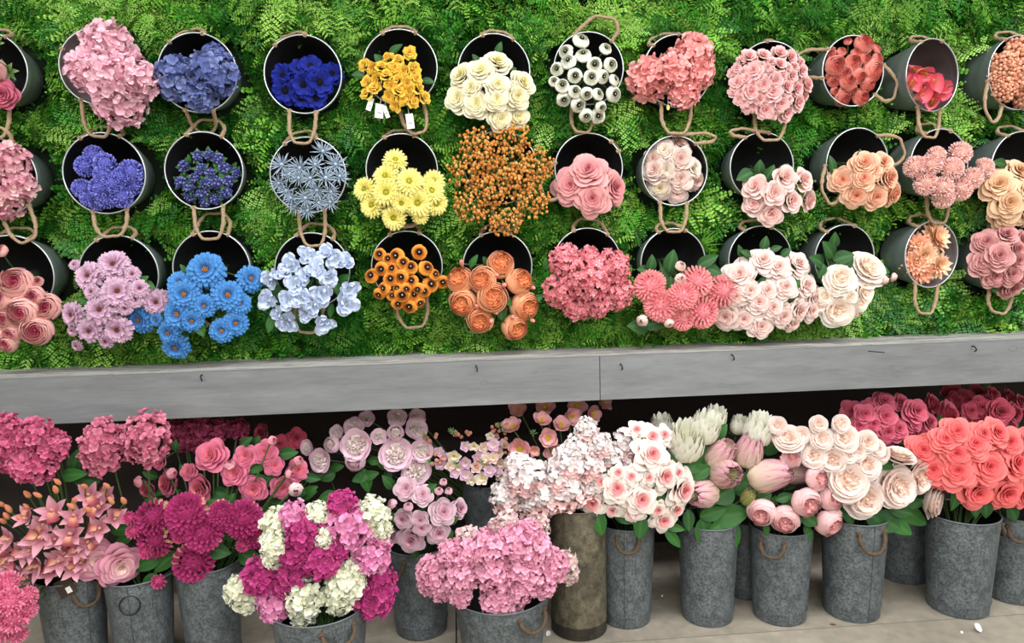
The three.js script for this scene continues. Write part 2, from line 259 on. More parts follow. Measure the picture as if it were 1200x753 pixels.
pail('b4', HL('dark', 'pale yellow daisies', 'middle'), 471, 199, 41.5, { handles: [[92, 24, 6, 1], [272, 22, 24]] });
pail('b5', HL('dark', 'orange dried flower sprays', 'middle'), 587, 196, 42, { handles: [[95, 24, 5, 1], [275, 22, 30]] });
pail('b6', HL('dark', 'large dusty pink roses', 'middle'), 690, 197, 40, { sticker: -14, handles: [[196, 26, 20, 0, 10], [38, 10, 6, 1]] });
pail('b7', HL('dark', 'blush and ivory roses', 'middle'), 791, 200, 40, { yaw: 5, sticker: 4, handles: [[70, 20, 12, 0, -26], [268, 24, 30]] });
pail('b8', HL('dark', 'pale pink roses with green leaves', 'middle'), 893, 195, 39, { yaw: 3, handles: [[100, 22, 8, 0, 26], [275, 20, 10, 1]] });
pail('b9', HL('dark', 'peach orange roses', 'middle'), 1005, 191, 40, { yaw: 6, handles: [[22, 28, 18, 0, -4], [212, 28, 16, 0, 10]] });
pail('b10', HL('dark', 'pale pink pompom blooms', 'middle'), 1101, 192, 40, { yaw: 9, handles: [[95, 26, 8, 1], [270, 22, 28]] });
pail('b11', HL('dark', 'caramel-toned roses', 'middle'), 1196, 196, 41, { yaw: 8, handles: [[95, 25, 8, 1], [218, 24, 20, 0, 14]] });
pail('c0', HL('dark', 'pink and cream many-petalled ranunculus', 'bottom'), 14, 323, 47, { handles: [[86, 24, 8, 1], [270, 20, 20]] });
pail('c1', HL('dark', 'lilac zinnias', 'bottom'), 139, 321, 45, { handles: [[92, 26, 9, 1], [270, 20, 20]] });
pail('c2', HL('dark', 'bright blue zinnias', 'bottom'), 248, 315, 44, { handles: [[88, 26, 20, 1], [270, 20, 20]] });
pail('c3', HL('dark', 'white-blue ruffled blossoms', 'bottom'), 366, 316, 43, { handles: [[82, 28, 10, 1], [262, 22, 30]] });
pail('c4', HL('dark', 'orange ranunculus with black eyes', 'bottom'), 477, 312, 41, { handles: [[92, 24, 7, 1], [275, 26, 30]] });
pail('c5', HL('dark', 'orange cabbage roses', 'bottom'), 583, 312, 40.5, { handles: [[92, 24, 7, 1], [270, 20, 12]] });
pail('c6', HL('dark', 'coral pink star-blossom clusters', 'bottom'), 688, 307, 39.5, { handles: [[82, 30, 10, 1], [262, 24, 26]] });
pail('c7', HL('dark', 'salmon dahlias', 'bottom'), 789, 307, 39, { yaw: 3, handles: [[92, 24, 6, 1], [270, 20, 12]] });
pail('c8', HL('dark', 'a spray of blush white roses', 'bottom'), 891, 304, 39, { yaw: 4, sticker: 0, handles: [[95, 25, 6, 1], [270, 20, 12]] });
pail('c9', HL('dark', 'large ivory roses with dark leaves', 'bottom'), 990, 302, 38.5, { yaw: 6, handles: [[100, 28, 7, 1], [270, 20, 12]] });
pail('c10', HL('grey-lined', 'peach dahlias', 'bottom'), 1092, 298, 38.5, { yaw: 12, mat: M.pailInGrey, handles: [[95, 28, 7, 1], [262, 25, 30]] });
pail('c11', HL('dark', 'mauve pink roses', 'bottom'), 1184, 304, 41, { yaw: 8, handles: [[95, 25, 6, 1], [255, 24, 22]] });

// ------------------------------------------------------------------ green wall of artificial foliage (nobody could count its leaves)
{
  const G = (h) => col(h), stemC = G(0x4a6b25);
  function sprig(n, L, lw, ll, bendK, seed, round) {       // curved stem with pairs of leaflets, lying along +x, leaves facing +y
    const b = new MB(), r = rng(seed), C = (t) => V(t * L, -bendK * t * t * L, 0);
    b.add(tubeT([C(0), C(0.33), C(0.66), C(1)], 0.0009, stemC, 4, 3));
    const lf = flat({ w: lw, L: ll, base: round ? 0.5 : 0.4, tip: round ? 0.55 : 0.4, pow: round ? 2 : 1, bend: -0.3, cup: -lw * 0.35, nu: 2, nv: 3, c0: G(0xb9c9a0), c1: G(0xffffff) });
    for (let i = 0; i <= n; i++) { const t = 0.08 + 0.92 * i / n, q = C(t), s = (0.55 + 0.6 * Math.sin(Math.PI * (0.15 + 0.75 * t))) * (0.85 + 0.3 * r());
      for (const sd of i === n ? [0] : [-1, 1]) { const m = M4().makeTranslation(q.x, q.y, q.z).multiply(M4().makeRotationY(sd * (0.9 + 0.3 * r()) )).multiply(M4().makeRotationZ(0.15 + 0.4 * (r() - 0.5))).multiply(M4().makeRotationX((r() - 0.5) * 0.6)).multiply(M4().makeScale(s, s, s)); b.add(lf, m); } }
    return b;
  }
  function bush(seed, lw, ll) { const b = new MB(), r = rng(seed); for (let k = 0; k < 3; k++) { const s = sprig(6, 0.085, lw, ll, 0.3, seed + k * 7, true); const m = M4().makeRotationY((k - 1) * 0.75 + (r() - 0.5) * 0.3).multiply(M4().makeRotationZ(0.2 + 0.5 * r())); b.add(s, m); } return b.geo(); }
  function fernG(seed) { const b = new MB(), r = rng(seed); const main = [V(0, 0, 0), V(0.06, 0.0, 0), V(0.12, -0.015, 0), V(0.165, -0.05, 0)]; b.add(tubeT(main, 0.001, stemC, 5, 3)); const cv = new THREE.CatmullRomCurve3(main);
    for (let i = 0; i < 6; i++) for (const sd of [-1, 1]) { const t = 0.2 + 0.14 * i, q = cv.getPoint(Math.min(t, 1)), s = 0.8 * (1.1 - 0.5 * t); b.add(sprig(4, 0.075, 0.0072, 0.0125, 0.12, seed + i * 3 + sd, true), M4().makeTranslation(q.x, q.y, q.z).multiply(M4().makeRotationY(sd * (0.75 + 0.2 * r()))).multiply(M4().makeRotationZ(0.2 * (r() - 0.5))).multiply(M4().makeScale(s, s, s))); } return b.geo(); }
  function grassG(seed) { const b = new MB(), r = rng(seed); for (let k = 0; k < 9; k++) { const bl = flat({ w: 0.0022, L: 0.09 + 0.05 * r(), base: 0.8, tip: 0.3, pow: 1, bend: -1.0 - r(), cup: 0, nu: 1, nv: 5, c0: G(0xc8d8a8), c1: G(0xffffff) }); b.add(bl, M4().makeRotationY((r() - 0.5) * 1.5).multiply(M4().makeRotationZ(0.2 + r() * 0.9)));
      for (let j = 0; j < 5; j++) b.add(flat({ w: 0.0022, L: 0.02, base: 0.6, tip: 0.3, pow: 1, cup: 0, nu: 1, nv: 2, c0: G(0xd8e8b8), c1: G(0xffffff) }), M4().makeRotationY((r() - 0.5) * 1.6).multiply(M4().makeRotationZ(0.2 + r() * 0.8)).multiply(M4().makeTranslation(0.02 + 0.013 * j, -0.002 * j * j, 0)).multiply(M4().makeRotationY(r() < 0.5 ? 0.8 : -0.8))); } return b.geo(); }
  const kinds = [
    ['round_leaf_foliage', bush(3, 0.0062, 0.0112), 9500, 'dense small round-leaved green foliage covering the wall behind the pails', [0x4a9e28, 0x78bf3a, 0xaadc62, 0x246a1c]],
    ['fern_foliage', fernG(8), 3600, 'lacy green fern fronds spilling out of the green wall', [0x54aa30, 0x82c844, 0xb4e26e, 0x2a7a1f]],
    ['grassy_foliage', grassG(14), 420, 'fine grassy green blades between the ferns on the green wall', [0x4a9a28, 0x7cb83a, 0x5fa032, 0x3d8428]],
  ];
  const x0 = at(-40, 300, 0).x - 0.15, x1 = at(1240, 300, 0).x + 0.15, y0 = SHELF_Y + 0.008, y1 = 2.75;
  const P = Object.values(pails);
  kinds.forEach(([name, geo, count, label, pal], ki) => {
    const im = new THREE.InstancedMesh(geo, M.foliage, count); im.name = name; shadow(im); tag(im, label, 'foliage', null, 'stuff');
    const r = rng(100 + ki), q = new THREE.Quaternion(), q2 = new THREE.Quaternion(), m = M4(), cs = pal.map(col), o = V(), dir = V(), up = V(), rt = V();
    let n = 0, guard = 0;
    while (n < count && guard++ < count * 40) {
      let x = lerp(x0, x1, r()), y = r() < 0.07 ? y0 + 0.05 * r() : lerp(y0, y1, r());
      const dens = fbm(x * 3.1 + ki * 40, y * 3.1, 200 + ki, 3), patch = fbm(x * 1.6, y * 1.6 + ki * 9, 230, 2);
      if (dens < 0.36 + 0.1 * r() && ki !== 0) continue;
      let z = 0.002 + 0.08 * r() * r() + 0.06 * clamp((fbm(x * 6, y * 6, 250, 3) - 0.35) * 2.2);
      let near = null, nd = 9; for (const p of P) { const d = Math.hypot(x - p.M.x + p.n.x * 0.12, y - p.M.y + p.n.y * 0.12) / p.R; if (d < nd) { nd = d; near = p; } }
      if (nd < 0.86) continue;
      let ang = -Math.PI / 2 + (fbm(x * 2.3, y * 2.3, 270, 2) - 0.5) * 5.5 + (r() - 0.5) * 2.2, out = 0.35 + 0.7 * r();
      if (nd < 1.9) { const away = Math.atan2(y - near.M.y, x - near.M.x); let da = ang - away; da = Math.atan2(Math.sin(da), Math.cos(da)); ang = away + da * clamp((nd - 1.25) / 0.65) ; if (nd < 1.15) { z *= 0.7; out *= 0.8; } }
      if (y < y0 + 0.12) { out += 0.25; if (Math.sin(ang) < -0.2 && r() < 0.75) ang = -ang; }
      dir.set(Math.cos(ang), Math.sin(ang), out).normalize(); up.set((r() - 0.5) * 0.6, 0.35 + (r() - 0.5) * 0.6, 1); rt.crossVectors(dir, up).normalize(); up.crossVectors(rt, dir).normalize();
      const s = (ki === 0 ? 1.0 : ki === 1 ? 0.8 : 0.85) * (0.7 + 0.6 * r()), reach = [0.1, 0.17, 0.13][ki] * s; let bad = false; for (const f of [0, 0.35, 0.7, 1.05]) { const tx = x + dir.x * reach * f, ty = y + dir.y * reach * f, tz = z + dir.z * reach * f; for (const p of P) { const k = p.M.z - tz, rz = p.R * (k > 0 ? 1 - 0.22 * Math.min(1, k / p.len) : 1); if (Math.hypot(tx - p.M.x + p.n.x * Math.max(0, k), ty - p.M.y + p.n.y * Math.max(0, k)) < rz * 1.03 + [0.008, 0.028, 0.008][ki] * Math.min(1, f * 2 + 0.3)) bad = true; } } if (bad) continue;
      m.makeBasis(dir, up, rt); m.scale(V(s, s, s)); m.setPosition(x, y, z); im.setMatrixAt(n, m);
      const tone = clamp(patch * 1.7 - 0.45 + (r() - 0.5) * 1.1), c = tone > 0.5 ? mixc(cs[1], cs[2], (tone - 0.5) * 2) : mixc(cs[3], cs[0], tone * 2);
      if (r() < 0.1) c.lerp(col(0x9fc85a), 0.5); im.setColorAt(n, c.multiplyScalar(0.85 + 0.3 * r())); n++;
    }
    im.count = n; scene.add(im);
  });
}

// ------------------------------------------------------------------ tall vases and pails standing on the floor below the ledge
const vases = {};
function vase(key, name, label, { x, bot, z, top, wt, wb, h, mat = M.galv, straight = false, handles = [], seam, ring }) {
  let base; const zc = z !== undefined ? z : null;
  if (bot) { const f = onFloor(bot[0], bot[1]); base = V(0, 0, f.z); const rb0 = wb / 2 * f.s; base.z = f.z - rb0; } else base = V(0, 0, zc);
  const tp = at(top[0], top[1], base.z); base.x = tp.x; if (bot) base.x = lerp(onFloor(bot[0], bot[1]).x, tp.x, 0.6);
  const Ht = tp.y, Rt = wt / 2 * tp.s, Rb = straight ? Rt : Rt * (wb ? 0.84 : 0.8);
  const root = thing(name, base); tag(root, label, name === 'floor_pail' ? 'pail' : 'vase', 'metal vases on the floor');
  const pr = (y) => lerp(Rb, Rt, y / Ht), yb = 0.05;
  const outl = [[0, 0], [Rb - 0.004, 0], [Rb, 0.004], [pr(yb), yb - 0.002], [pr(yb) + 0.003, yb], [pr(yb) - 0.0005, yb + 0.004], [pr(Ht * 0.5), Ht * 0.5], [pr(Ht - 0.045), Ht - 0.047], [pr(Ht - 0.045) + 0.002, Ht - 0.045], [pr(Ht - 0.04), Ht - 0.042], [Rt - 0.0015, Ht - 0.006]];
  const g = new THREE.LatheGeometry(outl.map(q => new THREE.Vector2(...q)), 64), uv = g.attributes.uv, ps = g.attributes.position;
  for (let i = 0; i < uv.count; i++) uv.setXY(i, uv.getX(i) * (name === 'floor_pail' ? 4 : 3), mat === M.patina ? ps.getY(i) / Ht : ps.getY(i) / 0.25);
  mesh('vase_body', g, mat, root).rotation.y = 2.2 + base.x * 3;
  mesh('inner_lining', new THREE.LatheGeometry([[Rt - 0.003, Ht - 0.005], [Rb - 0.004, 0.006], [0, 0.006]].map(q => new THREE.Vector2(...q)), 40), M.dark, root);
  const rm = mesh('rim', new THREE.TorusGeometry(Rt, 0.0032, 8, 56).rotateX(Math.PI / 2), mat, root); rm.position.y = Ht - 0.004;
  if (seam !== undefined) { const a = seam * D, q = (y, k) => V(Math.sin(a) * (pr(y) + k), y, Math.cos(a) * (pr(y) + k)); mesh('seam', new THREE.TubeGeometry(new THREE.LineCurve3(q(0.005, 0.0004), q(Ht - 0.01, 0.0004)), 1, 0.0015, 6), M.seam, root); }
  for (const [a0, a1, drop, yh = 0.035] of handles) {      // rope between two holes, hanging on the outside
    const q = (a, y, k) => V(Math.sin(a * D) * (pr(y) + k), y, Math.cos(a * D) * (pr(y) + k)), y0 = Ht - yh, mid = (a0 + a1) / 2;
    ropeHandle(root, [q(a0, y0, 0.002), q(lerp(a0, mid, 0.12), y0 - drop * 0.45, 0.014), q(lerp(a0, mid, 0.5), y0 - drop * 0.9, 0.022), q(mid, y0 - drop, 0.024), q(lerp(a1, mid, 0.5), y0 - drop * 0.9, 0.022), q(lerp(a1, mid, 0.12), y0 - drop * 0.45, 0.014), q(a1, y0, 0.002)], 0.0062, true, M.ropeDark);
  }
  if (ring) { const q = V(Math.sin(ring * D) * (pr(Ht - 0.07) + 0.004), Ht - 0.075, Math.cos(ring * D) * (pr(Ht - 0.07) + 0.004)); const t = mesh('metal_ring', new THREE.TorusGeometry(0.034, 0.0028, 8, 28), M.dark, root); t.position.copy(q); t.rotation.set(-0.12, ring * D, 0); }
  vases[key] = { base, Ht, Rt, root, top: V(base.x, Ht, base.z) };
}
vase('v1', 'metal_vase', 'galvanised vase with a brown hang tag, under the pink orchids', { top: [82, 668], z: 0.42, wt: 74, seam: 52, handles: [[28, 72, 0.06]] });
vase('v2', 'metal_vase', 'galvanised vase with a round metal ring, under two large pale pink roses', { top: [162, 668], z: 0.42, wt: 75, seam: 4, ring: 6 });
vase('v3', 'metal_vase', 'dark galvanised vase holding the magenta dahlias', { top: [243, 655], z: 0.4, wt: 73 });
vase('v4', 'floor_pail', 'wide grey metal pail full of magenta, pink and white hydrangeas', { top: [374, 704], z: 0.62, wt: 112, handles: [[12, 52, 0.05]] });
vase('v5', 'metal_vase', 'grey metal vase with a rope handle, holding the pale lilac spray roses', { top: [492, 634], bot: [490, 751], wt: 72, wb: 60, handles: [[-72, -24, 0.07]] });
vase('v6', 'metal_vase', 'dark metal vase standing behind, under the pale blossom spikes', { top: [572, 560], z: 0.02, wt: 62 });
vase('v7', 'floor_pail', 'wide grey metal pail full of soft pink mophead hydrangeas', { top: [587, 690], z: 0.52, wt: 112, handles: [[18, 58, 0.055]] });
vase('v8', 'metal_vase', 'straight weathered brown metal can under the white-pink hydrangeas', { top: [680, 588], bot: [679, 752], wt: 66, wb: 66, straight: true, mat: M.patina });
vase('v9', 'metal_vase', 'galvanised vase with a rope loop, holding white roses with pink hearts', { top: [737, 607], bot: [734, 737], wt: 68, wb: 54, seam: -16, handles: [[-30, 12, 0.05]] });
vase('v10', 'metal_vase', 'galvanised vase holding the pink and white proteas', { top: [834, 606], bot: [832, 735], wt: 70, wb: 55 });
vase('v11', 'metal_vase', 'galvanised vase in the dark gap behind, right of the protea vase', { top: [880, 602], bot: [876, 704], wt: 60, wb: 50, handles: [[10, 50, 0.06]] });
vase('v12', 'metal_vase', 'galvanised vase under the small round pink garden roses', { top: [921, 612], bot: [917, 734], wt: 72, wb: 57, handles: [[-60, -18, 0.055]] });
vase('v13', 'metal_vase', 'galvanised vase with a front rope loop, under the large blush garden roses', { top: [1008, 600], bot: [1003, 730], wt: 74, wb: 58, seam: 6, handles: [[-22, 26, 0.075]] });
vase('v14', 'metal_vase', 'dark galvanised vase set back, between the blush roses and the coral roses', { top: [1068, 592], bot: [1066, 686], wt: 66, wb: 55, handles: [[20, 60, 0.06]] });
vase('v15', 'metal_vase', 'galvanised vase holding the bunch of coral roses', { top: [1136, 598], bot: [1130, 726], wt: 78, wb: 62, handles: [[60, 100, 0.06]] });
vase('v16', 'metal_vase', 'galvanised vase right of the coral rose vase, at the edge of the photo', { top: [1200, 596], bot: [1193, 710], wt: 72, wb: 57, handles: [[-50, -14, 0.05]] });
{ // hang tag on the first vase
  const v = vases.v1, p = at(77, 688, v.base.z + v.Rt * 0.98), t = mesh('hang_tag', box(0.062, 0.064, 0.0015), new THREE.MeshStandardMaterial({ color: 0x3a2c22, roughness: 0.7 }), v.root); t.position.copy(p).sub(v.base); t.rotation.set(-0.05, 0, 0.42);
  const s = mesh('price_sticker', box(0.018, 0.022, 0.001), M.paper, t); s.position.set(0.006, -0.012, 0.0014); t.userData = { label: 'dark brown paper hang tag' };
}

// ------------------------------------------------------------------ the flowers: builders of one bloom each, radius 1, opening towards +y
const C = (...h) => h.map(col);
const GREEN = { dark: col(0x123216), mid: col(0x20501c), lite: col(0x4a7a38) };
function bloom(parts) { const g = new THREE.Group(); for (const [n, geo, m, kind, label] of parts) { const o = mesh(n, geo, m || M.petal, g); if (kind) o.userData.kind = kind; if (label) o.userData.label = label; } return g; }
function calyx(r, y, s, c = GREEN.mid) { const b = new MB(); for (let i = 0; i < 5; i++) b.add(flat({ w: 0.16, L: 0.7, base: 0.5, tip: 0.3, pow: 1, bend: 0.4, nu: 2, nv: 3, c0: c, c1: c }), M4().makeTranslation(0, y, 0).multiply(ringM(i * 1.257, 0.5, 0.05, 0, s))); b.add(ballT(c, 1), M4().makeTranslation(0, y - 0.1 * s, 0).multiply(M4().makeScale(0.2 * s, 0.26 * s, 0.2 * s))); return b.geo(); }
// rose family: layers of cupped petals round a tight heart; the outermost petals are pieces of their own
function rose(r, o) {
  const { layers = [[2, 0.1, 0.6, 1.7], [2, 0.19, 0.63, 1.75], [3, 0.29, 0.63, 1.35], [3, 0.4, 0.6, 1.3], [4, 0.53, 0.53, 1.05], [4, 0.68, 0.42, 1.02], [5, 0.85, 0.25, 0.9], [5, 1.03, 0.02, 0.86]], single = 2, curl = 0.12, ruf = 0.012, point = 0.1, round = 0.26, inc = 0, det = 4, deep = 0.22, dk = 0.5, soft = 0.2, heartAt = 0 } = o;
  const ci = mixc(o.ci, o.co, soft), co = o.co, ct = o.ct || o.co, heart = new MB(), parts = []; let az = r() * 6, n = layers.length;
  layers.forEach(([k, rt, y1, ha], i) => {
    const t = i / (n - 1), kk = heartAt ? THREE.MathUtils.smoothstep(t, heartAt - 0.3, heartAt + 0.3) : t;
    for (let j = 0; j < k; j++) {
      const a = az + j * Math.PI * 2 / k + (r() - 0.5) * 0.25, sc = 0.95 + 0.1 * r(), tint = 0.94 + 0.1 * r(), yy = y1 * (0.95 + 0.1 * r());
      const s = shell({ az: a, ha: ha * (0.95 + 0.1 * r()), r0: Math.max(0.015, rt * 0.38), r1: rt * sc, y0: yy - (inc ? rt * 0.75 + 0.1 : deep + dk * rt), y1: yy, pow: lerp(1, 0.75, t), curl: curl * (0.15 + t) * (0.7 + 0.6 * r()), ruf: ruf * (0.5 + r()), ph: r() * 6, spi: Math.min(0.06, rt * 0.2), round: round * (0.3 + 0.7 * t), point: point * t * t, inc, nu: i >= n - 2 && det > 3 ? 7 : det, nv: i > 3 ? det : 3, c0: mixc(ci, co, kk * 0.8), c1: mixc(mixc(ci, co, kk), ct, 0.15 + 0.85 * kk) });
      const tc = new THREE.Color(tint, tint, tint);
      if (i >= n - single) parts.push(['petal', new MB().add(s, null, tc).geo()]); else heart.add(s, null, tc);
    }
    az += Math.PI / Math.max(2, k) + 0.4;
  });
  heart.add(ballT(ci, 1), M4().makeTranslation(0, 0.02, 0).multiply(M4().makeScale(0.12, 0.42, 0.12)));
  return bloom([...parts, ['bloom_heart', heart.geo()], ['sepals', calyx(1, -0.4, 0.8), M.leaf]]);
}
function cabbage(r, o) {                // a bowl of wide petals crowded with small ruffled ones
  const open = o.open ?? 0, inc = open > 0.6 ? 0 : 0.9 - 0.5 * open, ci = mixc(o.ci, o.co, 0.3 * open + 0.15), g = rose(r, { layers: open > 0.6 ? [[5, 0.64, 0.46, 0.95], [5, 0.78, 0.38, 0.95], [5, 0.92, 0.24, 0.92], [5, 1.05, 0.04, 0.9]] : [[5, 0.66 - 0.04 * open, 0.5, 0.85], [5, 0.78, 0.48, 0.85], [5, 0.9, 0.42, 0.85], [5, 1.02, 0.3 - 0.16 * open, 0.85]], curl: 0.02 + 0.05 * open, ruf: 0.02, point: 0, round: 0.16, inc, deep: 0.16, dk: 0.32, ...o, ci: mixc(o.ci, o.co, 0.75), open: 0 });
  const b = new MB(), R0 = 0.56, N = 46;
  for (let i = 0; i < N; i++) { const q = Math.sqrt((i + 0.6) / N) * R0, five = Math.floor(r() * 5) * 1.2566 + (r() - 0.5) * 0.75, a = i % 3 ? five : i * 2.39996, k = q / R0;
    b.add(flat({ w: 0.12 + 0.09 * k, L: 0.34, base: 0.6, tip: 0.65, bend: -0.35, cup: 0.05, ruf: 0.04, notch: 0.12, ph: r() * 6, nu: 3, nv: 3, c0: mixc(ci, o.co, 0.2 * k), c1: mixc(ci, o.co, 0.25 + 0.55 * k * r()) }), M4().makeTranslation(Math.cos(a) * q, 0.12 - 0.04 * k, Math.sin(a) * q).multiply(M4().makeRotationY(-a + (r() - 0.5) * 1.2)).multiply(M4().makeRotationZ(1.35 - 0.35 * k + (r() - 0.5) * 0.3)).multiply(M4().makeRotationX((r() - 0.5) * 0.5))); }
  b.add(ballT(ci, 2), M4().makeTranslation(0, -0.02, 0).multiply(M4().makeScale(R0 * 1.05, 0.26, R0 * 1.05)));
  mesh('inner_petals', b.geo(), M.petal, g); return g;
}
const ballRose = (r, o) => rose(r, { layers: [[3, 0.15, 0.4, 1.4], [3, 0.27, 0.46, 1.3], [4, 0.41, 0.5, 1.05], [4, 0.56, 0.51, 1.0], [5, 0.71, 0.49, 0.9], [5, 0.86, 0.43, 0.88], [5, 1.0, 0.33, 0.86]], curl: 0.0, ruf: 0.03, point: 0, round: 0.2, inc: 0.74, ...o });
const bud = (r, o) => rose(r, { layers: [[2, 0.28, 0.95, 1.3], [3, 0.48, 0.95, 1.15], [3, 0.68, 0.86, 1.1], [4, 0.85, 0.66, 0.95]], single: 0, curl: 0.0, point: 0.08, inc: 1.15, det: 3, ...o });
function ranunculusEye(r, o) {           // rings of incurved petals round a dark eye
  const { ci, co, eye = col(0x1c0f16), bead = col(0xd8d0b0), hole = 0.29 } = o, b = new MB();
  [[4, hole + 0.14, 0.52, 1.0], [5, 0.63, 0.52, 0.92], [5, 0.81, 0.43, 0.88], [5, 1.0, 0.27, 0.88]].forEach(([k, rt, y1, ha], i) => { for (let j = 0; j < k; j++) b.add(shell({ az: i * 0.7 + j * 6.283 / k + (r() - 0.5) * 0.2, ha, r0: 0, r1: rt * (0.97 + 0.06 * r()), y0: -0.2 - 0.07 * i, y1: y1 * (0.9 + 0.2 * r()), inc: 1.1, round: 0.1, ruf: 0.012, ph: r() * 6, nu: 4, nv: 4, c0: mixc(ci, co, 0.3), c1: mixc(ci, co, 0.3 + 0.23 * i) })); });
  const e = new MB(); e.add(ballT(eye, 1), M4().makeTranslation(0, 0.3, 0).multiply(M4().makeScale(hole * 0.95, hole * 0.5, hole * 0.95)));
  for (let i = 0; i < 12; i++) { const a = i * 0.5236; e.add(ballT(eye, 0), M4().makeTranslation(Math.cos(a) * hole * 0.7, 0.42, Math.sin(a) * hole * 0.7).multiply(M4().makeScale(0.06, 0.06, 0.06))); }
  e.add(ballT(bead, 0), M4().makeTranslation(0, 0.46, 0).multiply(M4().makeScale(hole * 0.28, hole * 0.22, hole * 0.28)));
  return bloom([['petals', b.geo()], ['flower_eye', e.geo()], ['sepals', calyx(1, -0.3, 0.6), M.leaf]]);
}
// open flowers: rings of flat petals [count, tilt, reach, base, height]
function rings(r, o) {
  const { list, w = 0.2, tip = 0.5, pow = 2, base = 0.4, bend = 0.2, cup = 0.05, ruf = 0, notch = 0, c0, c1, cj = 0.12, nu = 2, nv = 4, endw = 0.3, single = false, centre } = o;
  const b = new MB(), parts = [];
  list.forEach(([k, tilt, L, rb = 0.08, h = 0, ww = w], i) => { for (let j = 0; j < k; j++) {
    const t = 1 - cj / 2 + cj * r(), tint = new THREE.Color(t, t, t);
    const f = flat({ w: ww, L: L * (0.92 + 0.16 * r()), base, tip, pow, bend: bend + (r() - 0.5) * 0.25, cup: cup * (i % 2 ? 1 : 0.8), ruf, notch, ph: r() * 6, nu, nv, endw, c0, c1 });
    const m = ringM(j * 6.2832 / k + i * 0.37 + (r() - 0.5) * 0.8 / k, tilt + (r() - 0.5) * 0.2, rb, h, 1, (r() - 0.5) * 0.3);
    if (single) { const q = new MB(); q.add(f, m, tint); parts.push(['petal', q.geo()]); } else b.add(f, m, tint);
  } });
  if (!single) parts.push(['petals', b.geo()]);
  if (centre) { const [cr, cc, cy = 0.12, dots = 0, dc = cc] = centre, e = new MB(); e.add(ballT(cc, 1), M4().makeTranslation(0, cy, 0).multiply(M4().makeScale(cr, cr * 0.55, cr))); for (let i = 0; i < dots; i++) { const a = i * 2.39996, q = cr * (0.35 + 0.9 * Math.sqrt(i / dots)); e.add(ballT(dc, 0), M4().makeTranslation(Math.cos(a) * q, cy + cr * 0.5 * (1 - 0.5 * i / dots), Math.sin(a) * q).multiply(M4().makeScale(cr * 0.17, cr * 0.2, cr * 0.17))); } parts.push(['flower_centre', e.geo()]); }
  if (o.calyx !== false) parts.push(['sepals', calyx(1, -0.12, 0.55), M.leaf]);
  return bloom(parts);
}
const zinnia = (r, o) => rings(r, { list: [[19, -0.1, 0.98, 0.1, -0.03], [19, 0.1, 0.93, 0.1, 0.02], [18, 0.28, 0.84, 0.1, 0.05], [16, 0.48, 0.7, 0.1, 0.08], [13, 0.8, 0.5, 0.1, 0.1]], w: 0.13, tip: 0.72, endw: 0.55, nv: 5, base: 0.45, bend: -0.35, cup: 0.03, notch: 0.1, centre: [0.16, col(0x8a4a1c), 0.16, 14, col(0xd08a34)], ...o });
const daisy = (r, o) => rings(r, { list: [[20, -0.05, 1.0, 0.1, 0], [19, 0.2, 0.93, 0.1, 0.04], [17, 0.42, 0.82, 0.1, 0.07], [14, 0.7, 0.6, 0.12, 0.1]], w: 0.095, tip: 0.7, endw: 0.5, base: 0.5, bend: -0.1, notch: 0.18, ruf: 0.02, centre: [0.2, col(0xb7b13a), 0.12, 22, col(0x6f7d22)], ...o });
const dahlia = (r, o) => rings(r, { list: [[11, -0.15, 1.0, 0.1, -0.05], [11, 0.12, 0.95, 0.1, 0.02], [10, 0.38, 0.84, 0.1, 0.08], [9, 0.65, 0.68, 0.08, 0.12], [7, 0.95, 0.5, 0.06, 0.14]], w: 0.25, tip: 0.5, pow: 1, base: 0.45, bend: 0.25, cup: 0.08, nu: 2, centre: [0.1, col(0xd9c38a), 0.28], ...o });
const anemone = (r, o) => rings(r, { list: [[7, 0.12, 0.95, 0.06, 0], [6, 0.4, 0.78, 0.06, 0.05]], w: 0.4, tip: 0.55, base: 0.4, bend: 0.1, ruf: 0.08, cup: 0.07, endw: 0.55, nu: 6, nv: 5, single: true, centre: [0.19, col(0x08080e), 0.12, 26, col(0x0c0c16)], ...o });
const poppy = (r, o) => rings(r, { list: [[5, 0.3, 0.95, 0.06, 0], [4, 0.6, 0.82, 0.06, 0.05]], w: 0.46, tip: 0.5, base: 0.45, bend: 0.45, ruf: 0.04, cup: 0.1, endw: 0.45, nu: 6, nv: 6, single: true, centre: [0.2, col(0xc9b62c), 0.14, 30, col(0xe6d23c)], ...o });
